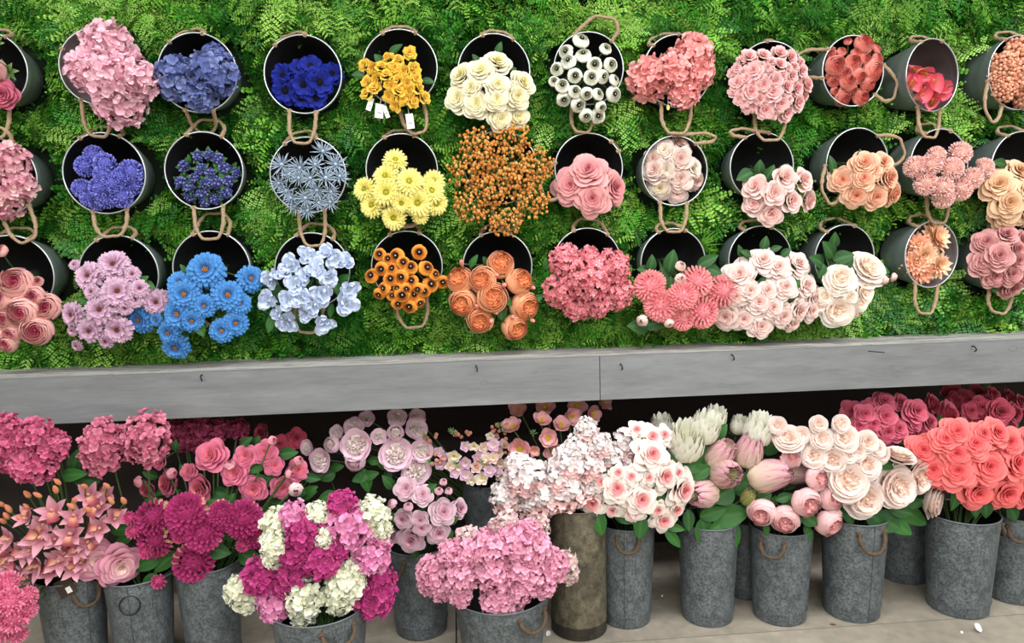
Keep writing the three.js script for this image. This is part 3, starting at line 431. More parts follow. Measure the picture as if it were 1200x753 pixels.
function pompom(r, o) {                 // ball of short petals
  const { c0, c1, n = 85, w = 0.17, L = 0.42, core = 0.68, ruf = 0.03, notch = 0.15, bend = -0.2, tip = 0.6, pow = 2, low = -0.35, rim, cj = 0.18, lean = 0 } = o, b = new MB();
  const f = [0, 1, 2].map(i => flat({ w, L, base: 0.45, tip, pow, bend, cup: 0.07, ruf, notch, ph: i * 2, nu: 2, nv: 3, c0, c1 }));
  const fr = rim && [0, 1].map(i => flat({ w, L, base: 0.45, tip, pow, bend, cup: 0.07, ruf, notch, ph: i * 2, nu: 2, nv: 3, c0: rim, c1: mixc(rim, c1, 0.5) }));
  const q = new THREE.Quaternion();
  for (let i = 0; i < n; i++) { const y = 1 - (i + 0.5) / n * (1 - low), a = i * 2.39996, s = Math.sqrt(Math.max(0, 1 - y * y)), N = V(Math.cos(a) * s, y, Math.sin(a) * s); if (lean) { const dd = N.clone().add(V(N.x * y, -s * s * 1.0, N.z * y).multiplyScalar(lean / Math.max(0.3, s))).normalize(), side = dd.clone().cross(V(0, 1, 0)); if (side.lengthSq() < 1e-4) side.set(0, 0, 1); side.normalize(); q.setFromRotationMatrix(M4().makeBasis(dd, side.clone().cross(dd), side)); } else q.setFromUnitVectors(V(1, 0, 0), N.clone().add(V((r() - 0.5) * 0.3, 0.25 * (1 - y), (r() - 0.5) * 0.3)).normalize()); const t = 1 - cj / 2 + cj * r();
    const m = M4().compose(N.multiplyScalar(core - L * 0.35 + 0.06 * r()), q, V(1, 1, 1)).multiply(M4().makeRotationX(lean ? (r() - 0.5) * 0.3 : r() * 6)); b.add(rim && y < 0.2 && r() < 0.28 ? fr[i % 2] : f[i % 3], m, new THREE.Color(t, t, t)); }
  b.add(ballT(mixc(c0, c1, 0.3), 1), M4().makeScale(core * 0.75, core * 0.75, core * 0.75));
  return bloom([['petals', b.geo()], ['sepals', calyx(1, -0.5, 0.5), M.leaf]]);
}
// mopheads: many small flowers on a ball; each small flower its own piece where the photo shows it
const floretCache = new Map();
function floretGeo(pal, kind, i) {
  const k = pal.map(c => c.getHexString()).join() + kind + i; if (floretCache.has(k)) return floretCache.get(k);
  const r = rng(i * 77 + 5), b = new MB(), [a, c, e] = pal, n = kind === 'star' ? 5 : 4, edge = mixc(c, e || c, i % 3 / 2);
  for (let j = 0; j < n; j++) b.add(flat({ w: kind === 'star' ? 0.42 : 0.5, L: 1, base: 0.22, tip: kind === 'star' ? 0.45 : 0.6, pow: kind === 'star' ? 2 : 2.4, bend: -0.5 + 1.3 * r(), cup: 0.16, ruf: 0.03, ph: r() * 6, endw: 0.5, nu: kind === 'star' ? 2 : 4, nv: kind === 'star' ? 3 : 4, c0: a, c1: edge, cp: 0.8 }), ringM(j * 6.2832 / n + r() * 0.25, 0.05 + 0.45 * r(), 0.02, 0, 1, (r() - 0.5) * 0.5));
  b.add(ballT(kind === 'star' ? col(0xf2e3d8) : mixc(a, col(0xd9d8a0), 0.4), 0), M4().makeTranslation(0, 0.06, 0).multiply(M4().makeScale(...(kind === 'star' ? [0.2, 0.1, 0.2] : [0.1, 0.1, 0.1]))));
  const g = b.geo(); floretCache.set(k, g); return g;
}
function mophead(r, o) {
  const { pal, n = 100, fr = 0.235, kind = 'mop', low = -0.45, core = 0.62, sx = 1, sy = 1, sz = 1, single = true, pal2 } = o, g = new THREE.Group(), list = [], q = new THREE.Quaternion(), tw = new THREE.Quaternion();
  for (let i = 0; i < n; i++) {
    const y = 1 - (i + 0.5) / n * (1 - low), a = i * 2.39996 + r() * 0.5, s = Math.sqrt(Math.max(0, 1 - y * y)), N = V(Math.cos(a) * s, y, Math.sin(a) * s), k = 0.72 + 0.28 * r();
    const P = V(N.x * sx, N.y * sy, N.z * sz).multiplyScalar(k); q.setFromUnitVectors(V(0, 1, 0), N.clone().add(V((r() - 0.5) * 1.5, (r() - 0.5) * 1.5, (r() - 0.5) * 1.5)).normalize()); tw.setFromAxisAngle(V(0, 1, 0), r() * 6.28);
    const p = pal2 && N.z > 0.25 + 0.3 * (r() - 0.5) ? pal2 : pal;     // +z of the head is its lower side
    list.push([floretGeo(p, kind, Math.floor(r() * 6)), P, q.clone().multiply(tw), fr * (0.85 + 0.3 * r())]);
  }
  if (single) for (const [geo, P, Q, s] of list) { const f = mesh('floret', geo, M.petal, g); f.position.copy(P); f.quaternion.copy(Q); f.scale.setScalar(s); }
  else { const m = mesh('florets', mergeGeometries(list.map(([geo, P, Q, s]) => geo.clone().applyMatrix4(M4().compose(P, Q, V(s, s, s))))), M.petal, g); m.userData.kind = 'stuff'; }
  const b = new MB(); b.add(ballT(mixc(pal[0], pal[1], 0.6), 2), M4().makeScale(core * sx, core * sy, core * sz)); mesh('flower_core', b.geo(), M.petal, g);
  return g;
}
function beads(r, o) {                  // head of small round buds
  const { pal, n = 60, br = 0.13, low = -0.3, lumps = 1, leaves = 0 } = o, b = new MB(), l = new MB();
  for (let i = 0; i < n; i++) { const y = 1 - (i + 0.5) / n * (1 - low), a = i * 2.39996, s = Math.sqrt(1 - y * y), k = 0.7 + 0.3 * r(), c = pal[Math.floor(r() * pal.length)], z = br * (0.75 + 0.5 * r()); b.add(ballT(c, 0), M4().makeTranslation(Math.cos(a) * s * k, y * k, Math.sin(a) * s * k).multiply(M4().makeRotationY(r() * 6)).multiply(M4().makeScale(z, z * 1.15, z))); }
  b.add(ballT(mixc(pal[0], GREEN.mid, 0.35), 1), M4().makeScale(0.6, 0.6, 0.6));
  const parts = [['blossoms', b.geo(), M.petal, 'stuff']];
  for (let i = 0; i < leaves; i++) parts.push(['leaf', geoOf(leafT(0.34, 1.1, GREEN.mid, GREEN.lite)).applyMatrix4(ringM(i * 6.283 / leaves + r(), 0.45, 0.45, -0.15, 1)), M.leaf]);
  return bloom(parts);
}
function thistle(r, o) {
  const { c0, c1 } = o, b = new MB();
  const f = flat({ w: 0.075, L: 1, base: 0.55, tip: 0.25, pow: 1, bend: 0.15, cup: 0.06, nu: 2, nv: 2, c0, c1 });
  [[9, 0.05, 1], [9, 0.4, 0.95], [7, 0.75, 0.8], [5, 1.15, 0.62]].forEach(([k, t, s], i) => { for (let j = 0; j < k; j++) b.add(f, ringM(j * 6.283 / k + i * 0.4, t + (r() - 0.5) * 0.25, 0.05, 0, s * (0.9 + 0.2 * r()), (r() - 0.5))); });
  return bloom([['bracts', b.geo()], ['flower_centre', geoOf(ballT(c1, 1)).scale(0.14, 0.16, 0.14).translate(0, 0.1, 0)]]);
}
function calla(r, o) {                  // one rolled spathe with a turned-back pointed lip, and its spadix
  const { ci, co } = o;
  const s = grid(10, 8, (u, v) => { const a = u * 3.0, rr = 0.1 + 0.5 * Math.pow(v, 1.5) * (0.75 + 0.35 * Math.cos(a)), tipK = Math.pow(Math.max(0, Math.cos(a)), 3) * v * v; return [Math.cos(a) * (rr + 0.55 * tipK) + (Math.abs(u) > 0.9 ? 0.02 : 0), -0.9 + 1.5 * v - 0.35 * v * v * (Math.cos(a) > 0 ? Math.cos(a) : 0) + 0.12 * tipK, Math.sin(a) * rr * 1.05]; }, (u, v) => mixc(ci, co, Math.pow(v, 1.1)));
  return bloom([['spathe', geoOf(s)], ['spadix', new THREE.CapsuleGeometry(0.06, 0.7, 3, 8).translate(0, -0.1, 0), new THREE.MeshStandardMaterial({ color: 0xd9a53a, roughness: 0.8 })]]);
}
function peony(r, o) {
  const { ci, co, open = 1 } = o;
  const parts = [], hs = open ? 0.74 : 0.6; for (let i = 0; i < 2; i++) for (let j = 0; j < (open ? 5 : 4); j++) parts.push(['petal', geoOf(shell({ az: j * 6.283 / (open ? 5 : 4) + i * 0.6, ha: open ? 0.82 : 0.98, r0: 0.12, r1: open ? 1.02 - 0.16 * i : 0.9 - 0.12 * i, y0: open ? -0.35 : -0.5, y1: (open ? 0.22 : 0.5) + 0.12 * i, pow: 0.7, inc: open ? 0 : 1.0, curl: open ? 0.06 : 0, round: 0.2, ruf: 0.03, ph: r() * 6, nu: 6, nv: 5, c0: mixc(ci, co, 0.5), c1: co }))]);
  const b = new MB(); for (let i = 0; i < 80; i++) { const y = 1 - i / 80 * 0.95, a = i * 2.39996, s = Math.sqrt(1 - y * y), N = V(Math.cos(a) * s, y, Math.sin(a) * s), q = new THREE.Quaternion().setFromUnitVectors(V(1, 0, 0), N.clone().add(V((r() - 0.5) * 0.6, 0.5, (r() - 0.5) * 0.6)).normalize()); b.add(flat({ w: 0.2, L: 0.42, base: 0.45, tip: 0.6, bend: -0.5, cup: 0.1, ruf: 0.05, notch: 0.2, ph: r() * 6, nu: 2, nv: 3, c0: ci, c1: mixc(ci, co, 0.35 * r()) }), M4().compose(V(N.x * 0.58 * hs, N.y * 0.36 * hs - 0.02, N.z * 0.58 * hs), q, V(hs, hs, hs)).multiply(M4().makeRotationX(r() * 6))); }
  b.add(ballT(mixc(ci, co, 0.3), 2), M4().makeTranslation(0, -0.08, 0).multiply(M4().makeScale(0.6 * hs, 0.36 * hs, 0.6 * hs)));
  return bloom([...parts, ['bloom_heart', b.geo()], ['sepals', calyx(1, -0.4, 0.8), M.leaf]]);
}
function protea(r, o) {                 // rows of pointed bracts, each a piece of its own, round a pale cone
  const { c0, c1, ct, rows = [[6, 0.5, 1.0], [9, 0.62, 0.95], [10, 0.72, 0.74], [10, 0.77, 0.42], [9, 0.76, 0.02], [8, 0.68, -0.4], [7, 0.55, -0.75]], open = 0, cone = col(0xe0d9b0) } = o, parts = [];
  rows.forEach(([k, rm, y1], i) => { const base = shell({ az: 0, ha: 0.36 + 0.14 * (i < 1), r0: 0.38, r1: rm * (1 + 0.25 * open) + open * 0.05 * i, y0: -1.0, y1, inc: 1.4 - open * 1.4, round: 0.36, point: 0.16, ruf: 0.01, nu: 4, nv: 5, spi: 0.03, c0, c1: mixc(c1, ct, 0.7), cp: 1.5 }); const g = geoOf(base);
    for (let j = 0; j < k; j++) parts.push(['bract', g.clone().rotateY(j * 6.283 / k + i * 0.35 + (r() - 0.5) * 0.1)]); });
  const b = new MB(); for (let i = 0; i < 40; i++) { const a = i * 2.39996, q = 0.36 * Math.sqrt(i / 40); b.add(flat({ w: 0.05, L: 0.9, base: 0.9, tip: 0.7, pow: 1, cup: 0, nu: 1, nv: 2, c0: cone, c1: cone }), M4().makeTranslation(Math.cos(a) * q, -0.1 - 0.3 * i / 40, Math.sin(a) * q).multiply(M4().makeRotationY(-a)).multiply(M4().makeRotationZ(1.57 - 0.25 * i / 40))); }
  parts.push(['flower_cone', b.geo()]); parts.push(['bract_base', geoOf(ballT(mixc(c0, GREEN.lite, 0.3), 1)).scale(0.4, 0.24, 0.4).translate(0, -0.98, 0)]);
  return bloom(parts);
}
function orchid(r, o) {
  const { c0, c1, lip = col(0xb04460), throat = col(0xdca884) } = o, parts = [];
  const f = (w, L, k) => flat({ w, L, base: 0.3, tip: 0.35, pow: 1.02, bend: 0.35 * k, cup: 0.12, nu: 4, nv: 5, c0, c1 });
  for (const [a, w, L, t] of [[1.57, 0.28, 1, 0.45], [0.35, 0.26, 0.98, 0.4], [2.79, 0.26, 0.98, 0.4], [-0.75, 0.26, 0.95, 0.35], [-2.39, 0.26, 0.95, 0.35]]) parts.push(['petal', geoOf(f(w, L, 1)).applyMatrix4(ringM(a + (r() - 0.5) * 0.2, t + 0.2 * r(), 0.03, 0, 1))]);
  const lp = new MB(); lp.add(grid(4, 5, (u, v) => [0.1 + 0.5 * v, 0.28 + 0.16 * Math.sin(v * 2.6) + 0.16 * u * u - 0.25 * v * v, u * (0.14 + 0.16 * v)], (u, v) => mixc(throat, lip, v)), M4().makeRotationY(-1.57)); lp.add(ballT(throat, 1), M4().makeTranslation(0, 0.26, -0.05).multiply(M4().makeScale(0.09, 0.2, 0.09)));
  parts.push(['lip', lp.geo()]); return bloom(parts);
}
function ruffled(r, o) { return rings(r, { list: [[3, 0.15, 0.95, 0.05, 0], [3, 0.55, 0.85, 0.05, 0.05], [2, 1.0, 0.65, 0.04, 0.08]], w: 0.5, tip: 0.55, base: 0.35, bend: 0.3, ruf: 0.12, cup: 0.1, endw: 0.5, nu: 6, nv: 5, single: true, centre: [0.09, col(0xd8d890), 0.15], ...o }); }
function ovalBud(r, o) { const g = new THREE.SphereGeometry(0.5, 12, 10), p = g.attributes.position, k = []; for (let i = 0; i < p.count; i++) { const y = p.getY(i) * 2, s = 1 - 0.25 * Math.max(0, y); p.setXYZ(i, p.getX(i) * s * 0.9, p.getY(i) * 1.9, p.getZ(i) * s * 0.9); const c = mixc(o.c0, o.c1, clamp(y * 0.5 + 0.5)); k.push(c.r, c.g, c.b); } g.setAttribute('color', new THREE.Float32BufferAttribute(k, 3)); g.computeVertexNormals(); return bloom([['bud', g], ['sepals', calyx(1, -0.75, 0.6), M.leaf]]); }
function succulent(r) { return rings(r, { list: [[7, 0.1, 1, 0.05, 0], [6, 0.45, 0.8, 0.05, 0.1], [5, 0.85, 0.55, 0.04, 0.15], [3, 1.2, 0.35, 0.02, 0.18]], w: 0.22, tip: 0.45, pow: 1, base: 0.5, bend: 0.35, cup: 0.1, single: true, c0: col(0x4d7a3a), c1: col(0xa6c67a), calyx: false }); }
const TYPES = { rose, cabbage, ballRose, bud, ranunculusEye, zinnia, daisy, dahlia, anemone, poppy, pompom, mophead, beads, thistle, calla, peony, protea, orchid, ruffled, ovalBud, succulent };

// a leaf with a folded midrib, lying along +x from its stalk
function leafT(w, L, c0, c1, tooth = 0) {
  return grid(6, 7, (u, v) => { const p = Math.pow(Math.sin(Math.PI * Math.pow(clamp(v * 0.97 + 0.015), 0.8)), 0.85), t = tooth * (Math.sin(v * 46) > 0 ? 1 : 0) * (Math.abs(u) > 0.9 ? 1 : 0); return [v * L, 0.12 * L * v - 0.28 * L * v * v + 0.22 * w * Math.abs(u) * p, u * w * (p + t * 0.08)]; }, (u, v) => mixc(c0, c1, Math.abs(u) < 0.2 ? 0.5 : 0.1 + 0.15 * v));
}
const leafGeos = [[0.26, 1], [0.3, 1], [0.22, 1]].map(([w, L], i) => [geoOf(leafT(w, L, GREEN.dark, GREEN.lite, 1)), geoOf(leafT(w, L, GREEN.mid, GREEN.lite, 1)), geoOf(leafT(w * 1.25, L, col(0x163a1c), GREEN.lite, 0))]).flat();

// ------------------------------------------------------------------ planting a bunch: every bloom a thing of its own with stem and leaves
const ORD = ['', 'first', 'second', 'third', 'fourth', 'fifth', 'sixth', 'seventh', 'eighth', 'ninth', 'tenth', 'eleventh', 'twelfth'];
function places(pts) {                 // words for where each bloom stands in its bunch
  const n = pts.length, xs = pts.map(p => p[0]), ys = pts.map(p => p[1]), w = Math.max(...xs) - Math.min(...xs), h = Math.max(...ys) - Math.min(...ys), out = [];
  if (n === 1) return [''];
  if (n === 2) return w > h ? (xs[0] < xs[1] ? ['left one of the pair', 'right one of the pair'] : ['right one of the pair', 'left one of the pair']) : (ys[0] < ys[1] ? ['upper one of the pair', 'lower one of the pair'] : ['lower one of the pair', 'upper one of the pair']);
  let rows = Math.max(1, Math.round(Math.sqrt(n * h / (w + 1)))); if (n <= 4 && w > h * 1.3) rows = 1; if (n <= 4 && h > w * 1.3) rows = n;
  const order = pts.map((_, i) => i).sort((a, b) => ys[a] - ys[b]), band = []; let k = 0;
  for (let i = 0; i < rows; i++) { const m = Math.round((n * (i + 1)) / rows) - k; band.push(order.slice(k, k + m).sort((a, b) => xs[a] - xs[b])); k += m; }
  band.forEach((b, i) => { const row = rows === 1 ? '' : i === 0 ? 'top row' : i === rows - 1 ? 'bottom row' : rows === 3 ? 'middle row' : ORD[i + 1] + ' row';
    b.forEach((id, j) => { const m = b.length, pos = m === 1 ? 'alone' : j === 0 ? 'leftmost' : j === m - 1 ? 'rightmost' : m === 3 ? 'middle one' : ORD[j + 1] + ' from left'; out[id] = row ? (m === 1 ? `alone in the bunch's ${row}` : `${pos} in the bunch's ${row}`) : `${pos} of its bunch`; }); });
  return out;
}
const CROPS = { p: [0, 0, 1], A: [0, 0, 3.587], B: [300, 0, 3.584], C: [620, 0, 3.587], D: [900, 0, 3.587], E: [0, 140, 3.587], F: [300, 140, 3.584], G: [600, 140, 3.584], H: [890, 140, 3.587], I: [0, 250, 3.422], J: [300, 250, 3.4235], K: [620, 250, 3.422], L: [900, 250, 3.423],
  LA: [0, 460, 7.5], LB: [0, 553, 3.7625], LC: [150, 480, 5.018], LD: [140, 570, 4.117], LE: [260, 570, 4.114], LF: [350, 470, 5.381], LG: [440, 560, 3.9], LH: [480, 460, 4.705], LI: [640, 470, 4.43], LJ: [760, 470, 4.43], LK: [860, 470, 4.185], LM: [1020, 440, 4.428] };
let seedN = 1;
// at: 'a5' (pail) or 'v9' (vase); crop + pts: [x, y, radius, extra?] read off the photo; z: depth of the bunch; bulge: how far its middle comes forward
function bunch({ on, name, category, what, group, type, o = {}, crop = 'p', pts, z, bulge = 0.05, scale = 1, variants = 3, leaves = [], stemTo, face, up = 0, stemC = M.stem, leafKind = 0, jit = 0.35, spread = 0.9, leafLabel }) {
  const r = rng(1000 + seedN++ * 13), [ox, oy, cs] = CROPS[crop], P = pts.map(([x, y, s, e]) => [ox + x / cs, oy + y / cs, s / cs * scale, e]);
  const pl = pails[on], vs = vases[on];
  const cx = P.reduce((a, p) => a + p[0], 0) / P.length, cy = P.reduce((a, p) => a + p[1], 0) / P.length, ext = Math.max(12, ...P.map(p => Math.hypot(p[0] - cx, p[1] - cy)));
  const z0 = z ?? (pl ? pl.M.z + 0.03 : vs.base.z + 0.04), mid = at(cx, cy, z0), R = ext * mid.s;
  const org = stemTo ? stemTo : pl ? pl.M.clone().addScaledVector(pl.n, -pl.len * 0.72) : V(vs.base.x, vs.Ht * 0.55, vs.base.z);
  const src = mid.clone().add(V(0, -R * 0.2, -R * 1.35));          // the blooms fan out from here
  const protos = []; for (let i = 0; i < Math.min(variants, P.length); i++) protos.push({ g: null });
  const words = places(P), heads = [];
  P.forEach(([x, y, s, e], i) => {
    const k = Math.hypot(x - cx, y - cy) / ext, p = at(x, y, z0 + bulge * (1 - k * k) + (r() - 0.5) * 0.012 - (e && e.z || 0)), rad = s * p.s;
    const d = face ? V(...face) : p.clone().sub(src).normalize().multiplyScalar(spread); if (!face) d.add(V(0, up, 0.25)); d.add(V((r() - 0.5) * jit, (r() - 0.5) * jit, (r() - 0.5) * jit * 0.5)); if (e && e.d) d.set(...e.d); d.normalize();
    const T = e && e.type || type, oo = { ...o, ...(e && e.o) };
    let src_; if (e && (e.o || e.type)) src_ = TYPES[T](r, oo); else { const v = protos[i % protos.length]; if (!v.g) v.g = TYPES[T](r, oo); src_ = v.g; }
    const root = src_.clone(); root.name = numbered(e && e.name || name); scene.add(root);
    tag(root, (e && e.what || what) + (words[i] ? ', ' + words[i] : ''), e && e.category || category, group);
    root.position.copy(p); root.quaternion.setFromUnitVectors(V(0, 1, 0), d); if (!(e && e.fix)) root.quaternion.multiply(new THREE.Quaternion().setFromAxisAngle(V(0, 1, 0), r() * 6.28)); root.scale.setScalar(rad);
    if (e && e.keep) { const zz = V(0, -1, 0).addScaledVector(d, d.y).normalize(), xx = d.clone().cross(zz); root.quaternion.setFromRotationMatrix(M4().makeBasis(xx, d, zz)); }
    root.updateMatrixWorld(true);
    const inv = root.matrixWorld.clone().invert(), s0 = p.clone().addScaledVector(d, -rad * 0.35), q = org.clone().add(V((r() - 0.5) * 0.05, (r() - 0.5) * 0.03, (r() - 0.5) * 0.04));
    let ctrl; if (pl) { const m2 = pl.M.clone().addScaledVector(pl.n, 0.0); ctrl = m2.lerp(s0, 0.35); ctrl.z = Math.max(pl.M.z - 0.01, Math.min(ctrl.z, s0.z - 0.01)); } else if (vs) { ctrl = V(lerp(vs.base.x, s0.x, 0.25), vs.Ht + 0.02, lerp(vs.base.z, s0.z, 0.15) - 0.05); } else ctrl = s0.clone().lerp(q, 0.5);
    const cv = new THREE.QuadraticBezierCurve3(s0, ctrl, q); mesh('stem', new THREE.TubeGeometry(cv, 7, Math.min(0.0032, rad * 0.13), 5).applyMatrix4(inv), stemC, root);
    heads.push({ root, p, inv, x, y, s0 });
  });
  for (const [lx, ly, ls, deg, kind = leafKind] of leaves) {      // leaf centre, length in crop pixels, direction of its tip in the picture plane
    const X = ox + lx / cs, Y = oy + ly / cs, L = ls / cs; let h = heads[0], bd = 1e9; for (const q of heads) { const dd = Math.hypot(q.x - X, q.y - Y); if (dd < bd) { bd = dd; h = q; } }
    const p = at(X, Y, h.p.z - 0.015), s = L * p.s, a = deg * D, dir = V(Math.cos(a), Math.sin(a), 0.15 + 0.3 * r()).normalize(), nrm = V((r() - 0.5) * 0.5, 0.35, 1), rt = dir.clone().cross(nrm).normalize(); nrm.crossVectors(rt, dir).normalize();
    const b = p.clone().addScaledVector(dir, -s * 0.5), m = M4().makeBasis(dir, nrm, rt); m.scale(V(s, s, s)); m.setPosition(b.x, b.y, b.z); m.premultiply(h.inv);
    const lf = mesh('leaf', leafGeos[(Math.floor(r() * 3) * 3 + kind) % 9], M.leaf, h.root); m.decompose(lf.position, lf.quaternion, lf.scale); if (leafLabel) lf.userData.label = leafLabel;
    const st = mesh('leaf_stalk', new THREE.TubeGeometry(new THREE.QuadraticBezierCurve3(b, b.clone().lerp(h.s0, 0.5).add(V(0, 0, -0.012)), h.s0), 4, 0.0014, 4).applyMatrix4(h.inv), M.stem, h.root);
  }
  return heads;
}

// ================================================================== top row of pails
const c = (h) => { const q = col(h); return q.lerp(new THREE.Color(1, 1, 1), 0.16 * Math.pow(0.3 * q.r + 0.6 * q.g + 0.1 * q.b, 1.5)); };   // pale colours are mixed further towards white
const PC = (...h) => h.map(c);
bunch({ on: 'a0', name: 'rose', category: 'rose', what: 'deep pink rose in the pail cut by the photo edge', group: 'flowers of the first top-row pail', type: 'rose', o: { ci: c(0xb02a50), co: c(0xd06a84) }, pts: [[4, 111, 15]], z: 0.2 });
bunch({ on: 'a0', name: 'succulent', category: 'succulent', what: 'green pointed succulent rosette beside the deep pink rose', group: 'flowers of the first top-row pail', type: 'succulent', pts: [[9, 83, 13], [-4, 52, 14]], z: 0.19 });
bunch({ on: 'a0', name: 'blossom', category: 'flower', what: 'pale pink blossom beside the green succulent', group: 'flowers of the first top-row pail', type: 'ballRose', o: { ci: c(0xe58a8c), co: c(0xe9b2ae), det: 3 }, pts: [[-6, 82, 13]], z: 0.2 });
const HY = 'hydrangea', hyd = (on, what, group, pal, pts, x = {}) => bunch({ on, name: 'hydrangea', category: HY, what, group, type: 'mophead', pts, variants: 2, leaves: x.leaves || [], ...x, o: { pal, ...x.o } });
hyd('a1', 'soft pink hydrangea head, top pail row', 'soft pink hydrangeas in the second pail', PC(0xeaa6ba, 0xf8d2dc, 0xf2bccc), [[128, 57, 30], [106, 82, 27], [154, 92, 29], [140, 120, 29], [128, 90, 30]], { z: 0.23, bulge: 0.09, o: { n: 100, fr: 0.225 } });
hyd('a2', 'slate blue hydrangea head, top pail row', 'slate blue hydrangeas in the third pail', PC(0x55649e, 0x8e9cd0, 0x5c6aa4), [[209, 92, 25], [250, 86, 27], [236, 111, 20], [252, 66, 14]], { z: 0.19, bulge: 0.03, o: { n: 100, fr: 0.25 } });
bunch({ on: 'a3', name: 'anemone', category: 'anemone', what: 'royal blue anemone with a black centre', group: 'blue anemones in the fourth pail', type: 'anemone', o: { c0: c(0x10185e), c1: c(0x1c2e9e) }, crop: 'B', pts: [[115, 320, 55], [125, 380, 62], [200, 355, 58], [265, 345, 66], [230, 280, 54], [318, 310, 54], [250, 412, 50], [180, 290, 45], [190, 415, 42]], z: 0.16, bulge: 0.05, spread: 0.6 });
bunch({ on: 'a4', name: 'rosebud', category: 'rosebud', what: 'small bright yellow rosebud', group: 'yellow rosebuds in the fifth pail', type: 'rose', o: { ci: c(0xd89a00), co: c(0xf6cc08), single: 0, det: 3, ruf: 0.05, curl: 0.2, layers: [[2, 0.2, 0.9, 1.5], [3, 0.42, 0.85, 1.2], [3, 0.68, 0.66, 1.2], [4, 1.0, 0.2, 1.0]] }, crop: 'B', pts: [[645, 222, 27], [557, 245, 27], [597, 252, 25], [455, 273, 25], [492, 287, 27], [528, 280, 25], [580, 285, 26], [622, 297, 25], [665, 287, 26], [548, 315, 26], [508, 333, 25], [595, 335, 24], [672, 330, 26], [468, 345, 25], [497, 368, 26], [563, 360, 25], [633, 350, 24], [600, 380, 25], [645, 383, 25], [683, 373, 25], [465, 393, 26], [558, 405, 24], [612, 417, 25], [648, 418, 23], [708, 410, 26], [585, 442, 25], [662, 428, 25]], z: 0.24, bulge: 0.04, spread: 0.55, jit: 0.8, leaves: [[585, 207, 70, 40, 2], [430, 315, 55, 170, 2], [722, 340, 60, -10, 2], [515, 247, 50, 130, 2], [660, 240, 50, 60, 2]] });
bunch({ on: 'a5', name: 'rose', category: 'rose', what: 'cream white rose', group: 'cream roses in the sixth pail', type: 'rose', o: { ci: c(0xece08a), co: c(0xf3ecc0), ct: c(0xf4eed2) }, crop: 'B', pts: [[865, 318, 52], [945, 300, 56], [1015, 262, 54], [905, 366, 40], [850, 415, 52], [925, 440, 54], [1015, 358, 50], [1120, 352, 54], [1010, 420, 44], [1095, 405, 54], [1025, 500, 48], [1100, 490, 45]], z: 0.24, bulge: 0.06, leaves: [[1020, 205, 60, 70, 2], [1070, 290, 50, 10, 2], [925, 250, 50, 120]] });
bunch({ on: 'a6', name: 'ranunculus', category: 'ranunculus', what: 'white ranunculus with a dark eye', group: 'white ranunculus in the seventh pail', type: 'ranunculusEye', o: { ci: c(0xdfe3c4), co: c(0xf0f0e4), eye: c(0x23121a) }, crop: 'C', pts: [[218, 170, 38], [322, 205, 28], [165, 258, 34], [228, 232, 36], [275, 272, 34], [342, 272, 32], [118, 290, 30], [192, 318, 32], [262, 326, 34], [310, 322, 30], [358, 335, 26], [105, 342, 24], [140, 360, 32], [193, 385, 30], [242, 393, 28], [290, 395, 28], [355, 395, 36], [145, 417, 32], [207, 440, 34], [238, 485, 30], [288, 487, 33], [302, 450, 26], [155, 218, 32]], z: 0.24, bulge: 0.06, spread: 0.6, jit: 0.5, stemTo: null });
hyd('a7', 'salmon pink hydrangea head, top pail row', 'salmon hydrangeas in the eighth pail', PC(0xe88a86, 0xf8bab4, 0xf0a09c), [[811, 64, 24], [762, 92, 25], [790, 83, 22], [801, 106, 19], [818, 86, 18]], { z: 0.21, bulge: 0.05, o: { n: 90, fr: 0.26 } });
{ const r = rng(77), pts = []; let g = 0; while (pts.length < 52 && g++ < 9000) { const a = r() * 6.283, q = Math.sqrt(r()), x = 903 + 47 * q * Math.cos(a), y = 96 + 40 * q * Math.sin(a), s = r() < 0.25 ? 6 : 9 + r() * 2.2; if (y < 62 && x > 885 && x < 925) continue; if (y > 122 && (x < 868 || x > 938)) continue; if (pts.every(p => Math.hypot(p[0] - x, p[1] - y) > 0.62 * (p[2] + s))) pts.push([x, y, s]); }
  bunch({ on: 'a8', name: 'rose', category: 'rose', what: 'tiny pale pink spray rose', group: 'pale pink spray roses in the ninth pail', type: 'rose', o: { ci: c(0xdf8a8e), co: c(0xf0bab6), ct: c(0xf4cdc8), single: 0, det: 3, layers: [[2, 0.14, 0.55, 1.4], [3, 0.28, 0.56, 1.2], [4, 0.46, 0.52, 1.0], [5, 0.7, 0.4, 0.9], [5, 1.0, 0.12, 0.85]] }, pts, z: 0.24, bulge: 0.05, jit: 0.6 }); }
bunch({ on: 'a9', name: 'ranunculus', category: 'ranunculus', what: 'coral ranunculus bloom', group: 'coral ranunculus in the tenth pail', type: 'ballRose', o: { ci: c(0xd85e54), co: c(0xee8a7a), ct: c(0xf09a8a) }, crop: 'D', pts: [[403, 185, 42], [285, 275, 44], [358, 262, 36], [438, 298, 46], [325, 305, 30], [372, 225, 24], [457, 204, 20], [335, 173, 18], [310, 216, 20], [263, 222, 25], [410, 247, 24], [340, 343, 36], [382, 320, 32], [275, 340, 28], [390, 408, 36], [312, 410, 38], [280, 382, 18], [318, 376, 18], [357, 375, 20], [420, 352, 34], [460, 247, 26], [262, 320, 20]], z: 0.185, bulge: 0.05, spread: 0.6 });
bunch({ on: 'a10', name: 'calla_lily', category: 'calla lily', what: 'bright pink calla lily with a curled tip', group: 'calla lilies in the rust-toned pail', type: 'calla', o: { ci: c(0xf0b48a), co: c(0xe2486e) }, crop: 'D', pts: [[605, 285, 44], [600, 350, 46], [655, 305, 48], [690, 345, 46], [705, 395, 44], [650, 372, 46], [738, 370, 40], [690, 425, 42], [640, 400, 40]], z: 0.2, bulge: 0.05, jit: 1.1, scale: 1.35, face: [0.0, 0.1, 1] });
